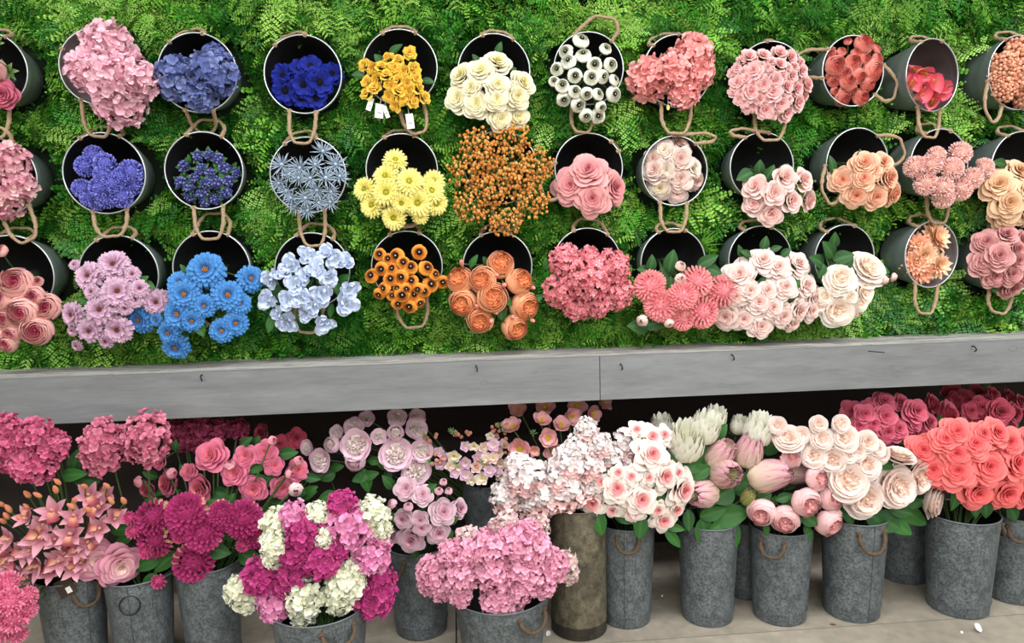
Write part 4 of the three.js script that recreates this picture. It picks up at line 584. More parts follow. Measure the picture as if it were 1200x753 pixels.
bunch({ on: 'a11', name: 'blossom_cluster', category: 'blossom', what: 'peach blossom head of many tiny buds', group: 'peach bead-like blossom heads', type: 'beads', o: { pal: PC(0xe8a27e, 0xf0b692, 0xdf9572), n: 85, br: 0.14 }, pts: [[1176, 78, 17], [1194, 62, 18], [1196, 90, 20], [1177, 104, 15], [1212, 80, 18], [1200, 113, 16], [1168, 92, 12]], z: 0.2, bulge: 0.04 });

// ================================================================== middle row
hyd('b0', 'blush cream hydrangea head at left edge', 'blush and cream hydrangeas', PC(0xd9a0a8, 0xedc6c2, 0xd987a0), [[12, 190, 22], [3, 232, 24], [25, 218, 17], [-10, 200, 24]], { z: 0.2, bulge: 0.05, o: { n: 80, fr: 0.27 } });
bunch({ on: 'b1', name: 'pompom_flower', category: 'flower', what: 'violet-blue pompom bloom', group: 'violet-blue pompom blooms', type: 'pompom', o: { c0: c(0x4a4db4), c1: c(0x9ca0f0), n: 110, w: 0.13, L: 0.34, core: 0.85, ruf: 0.06 }, crop: 'E', pts: [[395, 152, 42], [360, 197, 44], [442, 187, 46], [430, 232, 36], [345, 290, 40], [420, 287, 44], [550, 222, 52], [508, 240, 38], [560, 277, 42], [470, 267, 42], [382, 325, 43], [445, 333, 42], [510, 325, 46], [410, 350, 34]], z: 0.18, bulge: 0.05, spread: 0.6 });
bunch({ on: 'b2', name: 'berry_cluster', category: 'berries', what: 'small blue-violet berry cluster with leaves', group: 'blue-violet berry clusters', type: 'beads', o: { pal: PC(0x4a4f96, 0x6a70b4, 0x3a3d78, 0x8086c0), n: 34, br: 0.2, leaves: 4 }, crop: 'E', pts: [[775, 195, 26], [835, 155, 26], [880, 152, 24], [915, 168, 26], [942, 205, 28], [847, 210, 26], [760, 265, 27], [797, 282, 26], [870, 268, 26], [910, 265, 28], [960, 258, 26], [800, 322, 26], [850, 312, 27], [862, 346, 24], [905, 333, 26], [950, 308, 27], [818, 245, 22], [988, 225, 24], [885, 225, 22]], z: 0.17, bulge: 0.05, spread: 0.6, leaves: [[795, 165, 40, 100, 1], [865, 230, 45, 60, 1], [780, 235, 40, 160, 1], [925, 240, 40, 20, 1], [985, 195, 36, 60, 1], [875, 130, 36, 90, 1]] });
bunch({ on: 'b3', name: 'thistle', category: 'thistle', what: 'pale blue-grey star thistle', group: 'blue-grey thistles in the middle row', type: 'thistle', o: { c0: c(0x6d8296), c1: c(0xc6d8e8) }, crop: 'F', pts: [[280, 137, 56], [110, 192, 58], [185, 202, 52], [248, 192, 44], [335, 190, 54], [350, 240, 48], [180, 245, 44], [230, 246, 48], [290, 246, 54], [255, 295, 50], [130, 300, 50], [208, 330, 50], [312, 302, 46], [310, 346, 48], [97, 268, 44], [165, 360, 48], [215, 382, 42], [262, 348, 42], [150, 330, 44], [140, 230, 40]], z: 0.22, bulge: 0.06, spread: 0.6, jit: 0.5 });
bunch({ on: 'b4', name: 'daisy', category: 'daisy', what: 'pale yellow daisy with a green-gold eye', group: 'pale yellow daisies in the middle row', type: 'daisy', o: { c0: c(0xecd820), c1: c(0xf7ef86) }, crop: 'F', pts: [[585, 172, 54], [545, 240, 58], [645, 262, 62], [548, 306, 62], [458, 293, 54], [735, 300, 60], [678, 350, 64], [755, 352, 54], [490, 360, 58], [580, 412, 56], [745, 262, 52], [612, 350, 46], [690, 402, 42]], z: 0.24, bulge: 0.06, jit: 0.5 });
{ const r = rng(123), pal = PC(0xd88c28, 0xc47a20, 0xe2a648, 0xcf8430), tips = [[560, 170], [600, 162], [628, 195], [622, 235], [590, 258], [552, 240], [545, 200], [585, 205], [572, 225], [602, 190], [608, 216], [568, 188]];
  const words = places(tips); tips.forEach(([tx, ty], i) => { const root = thing('dried_flower_spray', at(tx, ty, 0.23)), b = new MB(), sm = new MB(), lv = new MB(), s = root.position.clone(), cR = 23 * at(tx, ty, 0.23).s; tag(root, 'spray of tiny orange dried flowers, ' + words[i], 'dried flowers', 'orange dried flower sprays');
    const foot = pails.b5.M.clone().addScaledVector(pails.b5.n, -0.1).sub(s); sm.add(tubeT([foot, foot.clone().multiplyScalar(0.5).add(V(0, 0, 0.03)), V(0, 0, 0)], 0.002, GREEN.mid, 6, 4));
    for (let k = 0; k < 120; k++) { const y = r() * 2 - 1, a = r() * 6.283, q = Math.sqrt(1 - y * y), rad = cR * (0.55 + 0.5 * r()), p = V(Math.cos(a) * q * rad, y * rad * 0.95, Math.abs(Math.sin(a)) * q * rad * 0.75 + 0.005), z = 0.0042 + 0.0028 * r(); b.add(ballT(pal[Math.floor(r() * 4)], 0), M4().makeTranslation(p.x, p.y, p.z).multiply(M4().makeRotationY(r() * 6)).multiply(M4().makeScale(z, z * 1.2, z))); if (k % 3 === 0) sm.add(tubeT([V(0, 0, -0.01), p.clone().multiplyScalar(0.5).add(V(0, 0, -0.004)), p], 0.0007, c(0x5a7a32), 3, 3));
      if (r() < 0.95) lv.add(flat({ w: 0.005, L: 0.02, pow: 1, cup: 0.0006, tip: 0.4, nu: 1, nv: 2, c0: c(0x5f8236), c1: c(0x7d9a48) }), M4().makeTranslation(p.x * 0.75, p.y * 0.75, p.z * 0.75).multiply(M4().makeRotationY(r() * 6)).multiply(M4().makeRotationZ(r() * 2 - 1))); }
    mesh('stems', sm.geo(), M.petal, root); mesh('blossoms', b.geo(), M.petal, root).userData.kind = 'stuff'; mesh('small_leaves', lv.geo(), M.leaf, root).userData.kind = 'stuff'; }); }
bunch({ on: 'b6', name: 'rose', category: 'rose', what: 'large dusty pink rose in the middle row', group: 'dusty pink roses in the middle row', type: 'rose', o: { ci: c(0xc25664), co: c(0xdb8a8c), ct: c(0xe6a5a2), curl: 0.2, det: 5 }, crop: 'G', pts: [[320, 220, 72], [250, 280, 70], [420, 290, 68], [337, 332, 62]], z: 0.21, bulge: 0.06 });
bunch({ on: 'b7', name: 'rose', category: 'rose', what: 'blush or ivory rose inside the middle-row pail', group: 'blush and ivory roses in the middle row', type: 'rose', o: { ci: c(0xdba99a), co: c(0xeacdc0), ct: c(0xedd8cc) }, crop: 'G', pts: [[640, 132, 46, { o: { ci: c(0xe0d2b4), co: c(0xeee6d4) }, what: 'ivory rose inside the middle-row pail' }], [702, 106, 48], [705, 168, 48], [594, 165, 40], [600, 212, 50], [645, 215, 40, { o: { ci: c(0xe0d2b4), co: c(0xeee6d4) }, what: 'ivory rose inside the middle-row pail' }], [757, 206, 46, { o: { ci: c(0xe0d2b4), co: c(0xf0eadc) }, what: 'ivory rose inside the middle-row pail' }], [705, 250, 48], [620, 285, 48, { o: { ci: c(0xe6d49a), co: c(0xf0e8d0) }, what: 'ivory rose inside the middle-row pail' }], [690, 312, 44], [772, 260, 40]], z: 0.165, bulge: 0.045, spread: 0.6 });
bunch({ on: 'b8', name: 'rose', category: 'rose', what: 'pale pink half-open rose in the middle row', group: 'pale pink roses in the middle row', type: 'rose', o: { ci: c(0xe2a29a), co: c(0xeec6bc), ct: c(0xf2d4cc), layers: [[2, 0.16, 0.7, 1.3], [3, 0.3, 0.68, 1.15], [3, 0.48, 0.62, 1.1], [4, 0.7, 0.5, 0.95], [5, 0.95, 0.25, 0.85]] }, crop: 'H', pts: [[-18, 285, 50], [-25, 355, 46], [60, 312, 47], [45, 395, 50], [105, 252, 52], [180, 257, 47], [130, 345, 48], [200, 340, 45]], z: 0.24, bulge: 0.05, leaves: [[45, 222, 70, 60, 2], [-60, 235, 80, 200, 2], [0, 200, 60, 90, 2], [100, 205, 60, 45, 2]] });
bunch({ on: 'b9', name: 'rose', category: 'rose', what: 'peach orange rose in the middle row', group: 'peach roses in the middle row', type: 'rose', o: { ci: c(0xe07a58), co: c(0xeeb48c), ct: c(0xf2c8a4) }, crop: 'H', pts: [[440, 187, 54], [517, 182, 44], [348, 255, 50], [437, 250, 44], [540, 246, 50], [405, 316, 52], [487, 326, 47], [556, 312, 48], [480, 215, 38]], z: 0.24, bulge: 0.05, leaves: [[305, 190, 80, 100, 2], [420, 150, 50, 80]] });
bunch({ on: 'b10', name: 'pompom_flower', category: 'flower', what: 'pale pink pompom bloom with a peach heart', group: 'pale pink pompom blooms', type: 'pompom', o: { c0: c(0xeeb8a0), c1: c(0xf5d2d2), n: 165, w: 0.095, L: 0.36, core: 0.8, ruf: 0.06, notch: 0.25 }, crop: 'H', pts: [[655, 200, 48], [718, 192, 48], [840, 142, 50], [742, 152, 40], [808, 207, 48], [940, 205, 44], [700, 270, 50], [765, 287, 50], [890, 247, 48], [842, 292, 50], [770, 328, 46]], z: 0.24, bulge: 0.06 });
bunch({ on: 'b11', name: 'rose', category: 'rose', what: 'caramel tan rose in the middle row', group: 'caramel roses at the right', type: 'rose', o: { ci: c(0xc98a50), co: c(0xe2b284), ct: c(0xe9c49c), curl: 0.18, det: 5 }, crop: 'H', pts: [[1005, 277, 62], [1085, 225, 60], [1045, 350, 62], [1035, 405, 52], [1115, 305, 54], [1120, 380, 52]], z: 0.24, bulge: 0.05, leaves: [[1015, 185, 90, 170, 2]] });

// ================================================================== bottom row
bunch({ on: 'c0', name: 'ranunculus', category: 'ranunculus', what: 'pink ranunculus with a cream rim', group: 'pink ranunculus in the bottom row', type: 'ballRose', o: { soft: 0, ci: c(0xc03062), co: c(0xe898a0), ct: c(0xf0bcb0), heartAt: 0.4 }, crop: 'I', pts: [[5, 150, 27], [65, 277, 64], [135, 328, 40], [152, 272, 22], [90, 392, 62], [185, 372, 54], [8, 340, 42], [15, 420, 44], [45, 480, 40], [145, 465, 64], [30, 515, 44], [-15, 480, 50]], z: 0.25, bulge: 0.06 });
bunch({ on: 'c1', name: 'zinnia', category: 'zinnia', what: 'lilac pink zinnia', group: 'lilac zinnias in the bottom row', type: 'zinnia', o: { c0: c(0x9c6484), c1: c(0xd6b0c8), w: 0.17, ruf: 0.04, endw: 0.6, notch: 0.14, cj: 0.25, list: [[15, -0.05, 0.98, 0.1, -0.02], [14, 0.2, 0.9, 0.1, 0.03], [13, 0.42, 0.76, 0.1, 0.07], [10, 0.75, 0.55, 0.1, 0.1]], centre: [0.14, c(0x5c2a1e), 0.14, 12, c(0xa06a34)] }, crop: 'I', pts: [[455, 205, 68], [355, 250, 62], [472, 312, 70], [402, 385, 64], [290, 405, 56], [625, 355, 56], [360, 470, 54], [472, 465, 62], [530, 243, 34], [368, 315, 34], [455, 370, 36], [540, 345, 40], [670, 335, 30], [298, 205, 24], [308, 530, 26], [425, 512, 34], [502, 380, 32], [290, 470, 24], [560, 300, 40]], z: 0.25, bulge: 0.07, leaves: [[570, 270, 60, 40, 1], [600, 285, 50, -30, 1], [340, 350, 50, 150, 1]] });
bunch({ on: 'c2', name: 'zinnia', category: 'zinnia', what: 'bright blue zinnia', group: 'blue zinnias in the bottom row', type: 'zinnia', o: { c0: c(0x154a92), c1: c(0x4c94d4), centre: [0.14, c(0x8a5a1c), 0.16, 12, c(0xd89a3a)] }, crop: 'I', pts: [[825, 227, 78], [740, 325, 68], [1005, 262, 58], [912, 328, 68], [560, 425, 62], [820, 372, 50], [715, 405, 68], [677, 478, 50], [705, 535, 58], [890, 470, 54], [945, 440, 54], [720, 280, 54], [960, 360, 50], [770, 430, 50], [625, 425, 30]], z: 0.25, bulge: 0.07, leaves: [[800, 460, 70, -60, 1], [745, 500, 60, -80, 1], [740, 225, 50, 120, 1], [640, 400, 50, 180, 1]] });
bunch({ on: 'c3', name: 'blossom', category: 'flower', what: 'white-blue ruffled blossom', group: 'white-blue ruffled blossoms', type: 'ruffled', scale: 1.25, o: { c0: c(0xb8c6e4), c1: c(0xd4e2f4) }, crop: 'J', pts: [[205, 165, 34], [285, 162, 40], [320, 190, 38], [358, 197, 36], [140, 205, 42], [65, 257, 40], [120, 240, 38], [157, 285, 42], [240, 225, 42], [265, 322, 44], [187, 345, 44], [130, 350, 38], [370, 305, 40], [362, 362, 46], [50, 347, 38], [125, 432, 42], [272, 440, 42], [205, 400, 34], [230, 375, 34], [200, 250, 38], [290, 260, 36], [90, 400, 30]], z: 0.25, bulge: 0.06, jit: 0.9, leaves: [[247, 175, 60, -50, 1], [207, 277, 50, 20, 1], [355, 187, 50, -60, 1], [85, 335, 60, -80, 1], [80, 385, 60, -110, 1], [325, 300, 60, -70, 1], [292, 262, 50, -40, 1], [180, 415, 50, -100, 1], [75, 300, 60, 150, 1], [350, 260, 60, 30, 1], [60, 440, 80, -110, 1], [300, 390, 60, -100, 1]] });
bunch({ on: 'c4', name: 'ranunculus', category: 'ranunculus', what: 'orange ranunculus with a black eye', group: 'orange ranunculus in the bottom row', type: 'ranunculusEye', o: { ci: c(0xe08a00), co: c(0xf09c08), eye: c(0x150f10), hole: 0.38 }, crop: 'J', pts: [[497, 165, 27], [565, 170, 33], [655, 156, 32], [590, 197, 28], [530, 182, 24], [505, 222, 30], [548, 222, 26], [620, 216, 30], [683, 220, 33], [465, 250, 31], [585, 252, 30], [540, 263, 30], [625, 270, 28], [715, 245, 25], [515, 300, 28], [700, 285, 34], [748, 275, 28], [495, 322, 26], [587, 324, 34], [635, 325, 26], [675, 310, 28], [568, 360, 27], [617, 370, 33], [655, 355, 26], [545, 330, 22], [603, 300, 25], [650, 300, 25], [570, 300, 24]], z: 0.25, bulge: 0.05, spread: 0.55, jit: 0.5 });
bunch({ on: 'c5', name: 'rose', category: 'rose', what: 'orange cabbage rose in the bottom row', group: 'orange cabbage roses in the bottom row', type: 'cabbage', o: { open: 0.3, ci: c(0xe08040), co: c(0xf0a066), ct: c(0xf4b686) }, crop: 'J', pts: [[982, 202, 56], [910, 264, 54], [820, 266, 56], [1058, 272, 56], [950, 337, 62], [830, 357, 58], [1080, 372, 60], [900, 427, 54], [1040, 455, 56]], z: 0.25, bulge: 0.06, leaves: [[872, 192, 60, 60, 1], [925, 195, 50, 120], [1010, 350, 50, -60, 1], [1130, 340, 50, 30, 1], [985, 400, 60, -90, 2]] });
bunch({ on: 'c5', name: 'rosebud', category: 'rosebud', what: 'small orange-pink rosebud among the orange roses', group: 'rosebuds of the orange cabbage roses', type: 'ovalBud', o: { c0: c(0xe0786a), c1: c(0xef9c88) }, crop: 'J', pts: [[825, 198, 22], [965, 247, 20], [996, 287, 22], [886, 373, 20], [965, 396, 20], [1113, 298, 18], [1030, 415, 20], [1110, 430, 18], [945, 430, 22]], z: 0.275, bulge: 0.04, jit: 1 });
hyd('c6', 'coral pink star-blossom cluster', 'coral star-blossom clusters in the bottom row', PC(0xdc6a78, 0xf0a2a8, 0xe6848e), [[663, 306, 20], [716, 314, 22], [689, 325, 27], [656, 340, 20], [722, 343, 20], [676, 358, 17], [700, 356, 16], [690, 300, 12]], { name: 'blossom_cluster', category: 'blossom cluster', z: 0.245, bulge: 0.06, o: { n: 130, fr: 0.2, core: 0.45, kind: 'star', single: false }, leaves: [[640, 310, 14, 100, 1], [690, 350, 12, -90, 1]] });
bunch({ on: 'c7', name: 'dahlia', category: 'dahlia', what: 'salmon pink ball dahlia in the bottom row', group: 'salmon dahlias in the bottom row', type: 'pompom', o: { c0: c(0xe8788a), c1: c(0xf0a49a), n: 140, w: 0.1, L: 0.42, core: 0.95, tip: 0.6, notch: 0, ruf: 0, bend: 0.5, lean: 0.7 }, crop: 'K', pts: [[487, 293, 58], [527, 365, 60], [615, 328, 52], [668, 275, 56], [768, 313, 58], [690, 395, 57], [615, 422, 42]], z: 0.25, bulge: 0.05, leaves: [[570, 190, 90, 80, 2], [715, 190, 90, 30, 2], [742, 228, 70, -20, 2], [548, 247, 70, -60, 2], [462, 225, 60, 170, 2], [505, 440, 110, 10, 2], [440, 452, 90, 170, 2], [600, 385, 60, 50, 1], [490, 200, 70, 80, 2], [565, 285, 70, -100, 2]] });
bunch({ on: 'c7', name: 'rosebud', category: 'rosebud', what: 'small blush white bud among the salmon dahlias', group: 'blush buds among the salmon dahlias', type: 'bud', o: { ci: c(0xe8b0a2), co: c(0xf0d6c8) }, crop: 'K', pts: [[605, 215, 27], [605, 264, 27], [705, 250, 24], [625, 408, 22], [455, 427, 28], [560, 437, 24]], z: 0.28, bulge: 0.02 });
bunch({ on: 'c8', name: 'rose', category: 'rose', what: 'small blush white spray rose, bottom pails', group: 'blush spray roses in the bottom row', type: 'rose', o: { ci: c(0xe0a496), co: c(0xf0d2c6), ct: c(0xf3ddd4), curl: 0.18, ruf: 0.04 }, crop: 'K', pts: [[845, 247, 56], [940, 190, 50], [1000, 217, 46], [885, 312, 46], [955, 310, 42], [1025, 297, 46], [920, 357, 50], [975, 377, 42], [790, 410, 54], [860, 422, 42], [927, 452, 44], [1015, 410, 44], [1078, 205, 48], [1080, 390, 42], [1110, 290, 46], [1145, 335, 40], [832, 332, 40], [1055, 440, 34], [1130, 390, 38]], z: 0.255, bulge: 0.05, leaves: [[945, 120, 60, 80, 2], [845, 150, 50, 100, 2], [990, 140, 50, 20, 2], [870, 160, 50, 150, 2], [1030, 155, 50, 40, 2], [945, 190, 40, -80, 2], [1065, 290, 60, 60, 1], [935, 270, 50, 60, 2], [890, 370, 60, -120, 1], [1040, 340, 50, -10, 2], [1000, 340, 50, -60, 2], [1110, 240, 50, 30, 2], [960, 430, 50, -40, 1], [1060, 240, 50, 10, 2]] });
bunch({ on: 'c9', name: 'rose', category: 'rose', what: 'ivory rose beside dark leaves in the bottom row', group: 'ivory roses in the bottom row', type: 'cabbage', o: { open: 1, ci: c(0xe6b48c), co: c(0xf0e0cc), ct: c(0xf4eae0), curl: 0.16 }, crop: 'L', pts: [[397, 222, 72], [290, 262, 56], [280, 387, 62], [385, 315, 46], [228, 335, 34], [272, 300, 28], [332, 335, 26], [370, 362, 30], [210, 370, 30]], z: 0.255, bulge: 0.05, leaves: [[245, 145, 90, 130, 2], [200, 190, 80, 150, 2], [305, 175, 80, 20, 2], [325, 200, 60, 60, 2], [370, 325, 60, 10, 1], [460, 225, 60, -20, 1], [430, 280, 60, -60, 2], [215, 230, 60, -110, 2], [265, 110, 70, 90, 2], [285, 215, 60, 60, 2]] });
bunch({ on: 'c9', name: 'rosebud', category: 'rosebud', what: 'small blush bud among the ivory roses', group: 'blush buds among the ivory roses', type: 'bud', o: { ci: c(0xdf8a8e), co: c(0xf0c8bc) }, crop: 'L', pts: [[465, 267, 20], [497, 254, 20], [345, 270, 18], [350, 402, 20]], z: 0.27, bulge: 0.02, face: [0.7, -0.1, 0.8] });
bunch({ on: 'c10', name: 'dahlia', category: 'dahlia', what: 'peach dahlia in the grey-lined pail', group: 'peach dahlias in the bottom row', type: 'dahlia', o: { c0: c(0xecb070), c1: c(0xf6d2b0) }, crop: 'L', pts: [[665, 97, 72], [594, 195, 60, { o: { c0: c(0xe89a50), c1: c(0xf4b49a) } }], [680, 207, 56], [615, 236, 52, { o: { c0: c(0xe89a50), c1: c(0xf4b49a) } }], [605, 125, 50, { o: { c0: c(0xe89a50), c1: c(0xf4b49a) } }], [625, 165, 50]], z: 0.185, bulge: 0.04, spread: 0.4, scale: 0.98 });
bunch({ on: 'c11', name: 'rose', category: 'rose', what: 'dusty mauve rose at right photo edge', group: 'mauve roses in the bottom row', type: 'rose', o: { ci: c(0xb0585c), co: c(0xd08c8a), ct: c(0xdba09c) }, crop: 'L', pts: [[875, 117, 48], [955, 87, 45], [925, 172, 50], [993, 147, 44], [1020, 110, 44], [865, 202, 50], [1000, 190, 40], [905, 250, 47], [972, 242, 44], [975, 292, 50], [1025, 258, 40], [1050, 190, 42]], z: 0.24, bulge: 0.05, leaves: [[910, 300, 50, -20, 1]] });
{ // paper tags hanging from the yellow rosebuds, and the small tag under the salmon hydrangeas
  for (const [x, y, w, h, a, what] of [[433.5, 122, 6, 15, 0.35, 'narrow white paper tag under the yellow rosebuds, leftmost'], [444.5, 130, 10, 16, 0.15, 'largest white paper tag hanging under the yellow rosebuds'], [452.5, 131, 5, 14, -0.3, 'slim white paper tag right of the largest, under yellow rosebuds'], [480.5, 142, 9, 17, -0.1, 'white paper tag hanging alone by the rope handle under yellow rosebuds']]) {
    const p = at(x, y, 0.25), t = thing('paper_tag', p); tag(t, what, 'tag'); t.rotation.set(0.1, 0.3, -a); mesh('card', box(w * p.s, h * p.s, 0.0012), M.paper, t);
    mesh('printed_mark', box(w * p.s * 0.5, h * p.s * 0.1, 0.0006), M.stickerGrey, t).position.set(0, -h * p.s * 0.12, 0.0008); const tie = at(x + (465 - x) * 0.15, y - 17, 0.245).sub(p).applyEuler(new THREE.Euler(-0.1, -0.3, a)); mesh('string', new THREE.TubeGeometry(new THREE.LineCurve3(V(0, h * p.s * 0.45, 0), tie), 1, 0.0008, 4), M.paper, t); }
  const p = at(783, 126, 0.24), t = thing('paper_tag', p); tag(t, 'tiny yellow oval tag dangling below the salmon pink hydrangeas', 'tag'); const d = mesh('card', new THREE.CylinderGeometry(0.009, 0.009, 0.0015, 16).rotateX(Math.PI / 2), new THREE.MeshStandardMaterial({ color: 0xc9bf5a, roughness: 0.6 }), t); d.scale.set(0.7, 1.1, 1); mesh('string', new THREE.TubeGeometry(new THREE.LineCurve3(V(0, 0.009, 0), V(0.004, 0.045, -0.02)), 1, 0.0007, 4), M.paper, t);
}

// ================================================================== flowers in the vases below the ledge
bunch({ on: 'v1', name: 'carnation', category: 'carnation', what: 'bright pink shaggy carnation, lower left corner', group: 'bright pink carnations', type: 'pompom', o: { c0: c(0xd85a86), c1: c(0xf08cae), n: 110, w: 0.1, L: 0.5, core: 0.85, ruf: 0.07, notch: 0.3 }, crop: 'LB', pts: [[35, 495, 55], [45, 572, 58], [120, 548, 42], [127, 605, 36], [62, 640, 60], [18, 688, 54], [78, 705, 42], [-10, 620, 58], [-10, 540, 55]], z: 0.68, bulge: 0.05, stemTo: V(-1.62, 0.25, 0.62) });
hyd('v1', 'deep rose hydrangea head at left edge', 'deep rose pink hydrangeas at the far left', PC(0xb8426a, 0xdc7a9c, 0xcc5a86), [[8, 504, 20], [44, 510, 21], [60, 524, 19], [14, 530, 25], [42, 540, 26], [68, 518, 13]], { z: 0.5, bulge: 0.06, o: { n: 90, fr: 0.25 }, leaves: [[88, 540, 30, 70, 2], [85, 556, 34, 10, 1]] });
hyd('v2', 'tall rose pink hydrangea cone overlapping the ledge', 'two tall rose pink hydrangea cones', PC(0xb4506e, 0xdb8a9e, 0xc96a88), [[122, 524, 27, { keep: 1, d: [-0.1, 0.35, 1] }], [172, 513, 26, { keep: 1, d: [0.15, 0.35, 1] }]], { z: 0.5, bulge: 0.0, jit: 0.1, o: { n: 120, fr: 0.22, sz: 1.25, sx: 0.95, low: -0.6 }, leaves: [[100, 562, 30, 160, 2]] });
bunch({ on: 'v1', name: 'orchid', category: 'orchid', what: 'dusky pink orchid flower', group: 'dusky pink orchid flowers', type: 'orchid', scale: 1.35, o: { c0: c(0xb86a7c), c1: c(0xe0a6b2) }, crop: 'LB', pts: [[400, 105, 58], [240, 180, 62], [330, 202, 58], [440, 167, 60], [500, 207, 54], [440, 247, 58], [190, 280, 76], [320, 277, 62], [268, 380, 64], [180, 400, 68], [50, 372, 62], [112, 342, 58], [60, 290, 58], [130, 202, 54], [10, 402, 58], [350, 340, 48], [330, 420, 54], [90, 430, 60], [470, 100, 45], [395, 300, 52], [250, 300, 55], [150, 340, 56], [300, 350, 50], [20, 330, 52], [60, 430, 55], [130, 450, 54], [230, 440, 52], [200, 230, 54], [370, 390, 46]], z: 0.5, bulge: 0.07, jit: 0.9, variants: 4, up: 0.25 });
bunch({ on: 'v1', name: 'orchid_bud', category: 'orchid bud', what: 'closed coral orange orchid bud', group: 'coral orange orchid buds', type: 'ovalBud', o: { c0: c(0xc9a05a), c1: c(0xe0795f) }, crop: 'LB', pts: [[120, 97, 27], [165, 100, 24], [245, 76, 27], [253, 42, 24], [37, 160, 27], [28, 192, 25], [93, 205, 27], [328, 124, 24], [313, 150, 25], [386, 163, 26], [372, 62, 24], [545, 125, 26], [490, 125, 24], [5, 140, 22], [14, 215, 24], [115, 150, 20], [470, 60, 24]], z: 0.53, bulge: 0.04, face: [-0.15, 0.8, 0.55], jit: 0.7 });
bunch({ on: 'v2', name: 'rose', category: 'rose', what: 'large pale pink rose with cream petal backs', group: 'two large pale pink roses', type: 'rose', o: { ci: c(0xf0dcc0), co: c(0xe9aebc), ct: c(0xe898b4), curl: 0.18, det: 5 }, crop: 'LB', pts: [[428, 388, 76, { d: [0.35, 0.2, 1] }], [527, 410, 80]], z: 0.5, bulge: 0 });
bunch({ on: 'v3', name: 'dahlia', category: 'dahlia', what: 'magenta ball dahlia', group: 'magenta dahlias', type: 'pompom', o: { c0: c(0x8e1650), c1: c(0xc23a80), rim: c(0xe0b080), n: 110, w: 0.125, L: 0.42, core: 0.92, tip: 0.6, notch: 0, ruf: 0, bend: 0.7, cj: 0.3, lean: 0.6 }, crop: 'LD', pts: [[170, 147, 76], [326, 127, 88], [180, 252, 76], [408, 220, 82], [360, 360, 86], [596, 156, 82], [492, 125, 56], [650, 232, 58], [300, 190, 50]], z: 0.46, bulge: 0.05, up: 0.1, leaves: [[130, 368, 140, 200, 1], [220, 362, 140, 215, 1], [140, 470, 120, 235, 1], [628, 340, 130, -10, 1], [448, 85, 110, 20, 1], [12, 205, 110, 190, 1], [520, 222, 100, -70, 1], [15, 260, 90, 200, 1], [140, 85, 90, 60, 1], [250, 200, 60, 170, 1], [530, 70, 90, 60, 2], [480, 310, 110, -10, 2]] });
bunch({ on: 'v3', name: 'dahlia_bud', category: 'dahlia bud', what: 'small magenta pink dahlia bud', group: 'magenta dahlia buds', type: 'pompom', o: { c0: c(0xa82460), c1: c(0xd85a90), n: 40, w: 0.2, L: 0.5, core: 0.85, notch: 0, ruf: 0, bend: 0.6, lean: 0.3 }, crop: 'LD', pts: [[50, 152, 30], [68, 216, 32], [290, 241, 30], [128, 312, 33], [190, 456, 33], [595, 282, 30]], z: 0.5, bulge: 0.02 });
bunch({ on: 'v3', name: 'rose', category: 'rose', what: 'rose pink garden rose above the magenta dahlias', group: 'rose pink garden roses behind the dahlias', type: 'rose', o: { ci: c(0xe8787c), co: c(0xd85880), ct: c(0xdf7a98) }, crop: 'LC', pts: [[490, 265, 86], [690, 272, 60], [805, 250, 62], [860, 330, 52], [625, 370, 70], [418, 460, 70, { d: [-0.4, 0.1, 1] }], [995, 357, 60], [905, 460, 60], [738, 465, 70], [232, 430, 70, { d: [-0.7, 0.2, 0.8] }], [110, 468, 52, { d: [-0.5, -0.2, 1] }], [355, 362, 44], [180, 300, 45]], z: 0.3, bulge: 0.08, up: 0.2, leaves: [[470, 300, 120, -30, 2], [750, 340, 120, 200, 1], [757, 410, 130, 160, 1], [850, 390, 100, -50, 2], [500, 540, 140, 20, 1], [755, 187, 80, 60, 2], [562, 300, 80, 30, 2], [680, 262, 90, 80, 2], [280, 212, 80, 80, 2], [330, 350, 80, 120, 2], [690, 190, 110, 40, 2], [140, 512, 100, 170, 1], [940, 255, 120, 10, 2], [590, 530, 100, -70, 2], [870, 370, 80, 60, 2], [550, 490, 120, -10, 2], [130, 380, 90, 150, 2], [200, 480, 90, -160, 1], [270, 490, 90, 30, 1], [1080, 400, 100, -10, 2], [1075, 470, 90, 30, 1], [880, 555, 130, -5, 2]] });
bunch({ on: 'v3', name: 'rosebud', category: 'rosebud', what: 'closed pink rosebud with green sepals', group: 'pink rosebuds above the dahlias', type: 'bud', o: { ci: c(0xd0507c), co: c(0xe8a0a8) }, crop: 'LC', pts: [[845, 182, 34, { d: [0.6, 0.4, 0.7] }], [985, 465, 50, { o: { ci: c(0xe4a0ac), co: c(0xf0d8d4) }, what: 'plump white and pink rosebud' }], [600, 332, 38, { d: [0.1, 0.9, 0.5] }], [75, 420, 40, { d: [-0.8, 0.1, 0.6] }], [250, 375, 40, { d: [0.8, 0.2, 0.5] }], [1000, 300, 34, { d: [0.5, 0.5, 0.6] }], [940, 380, 32, { d: [0.9, 0.2, 0.5] }]], z: 0.34, bulge: 0.06 });
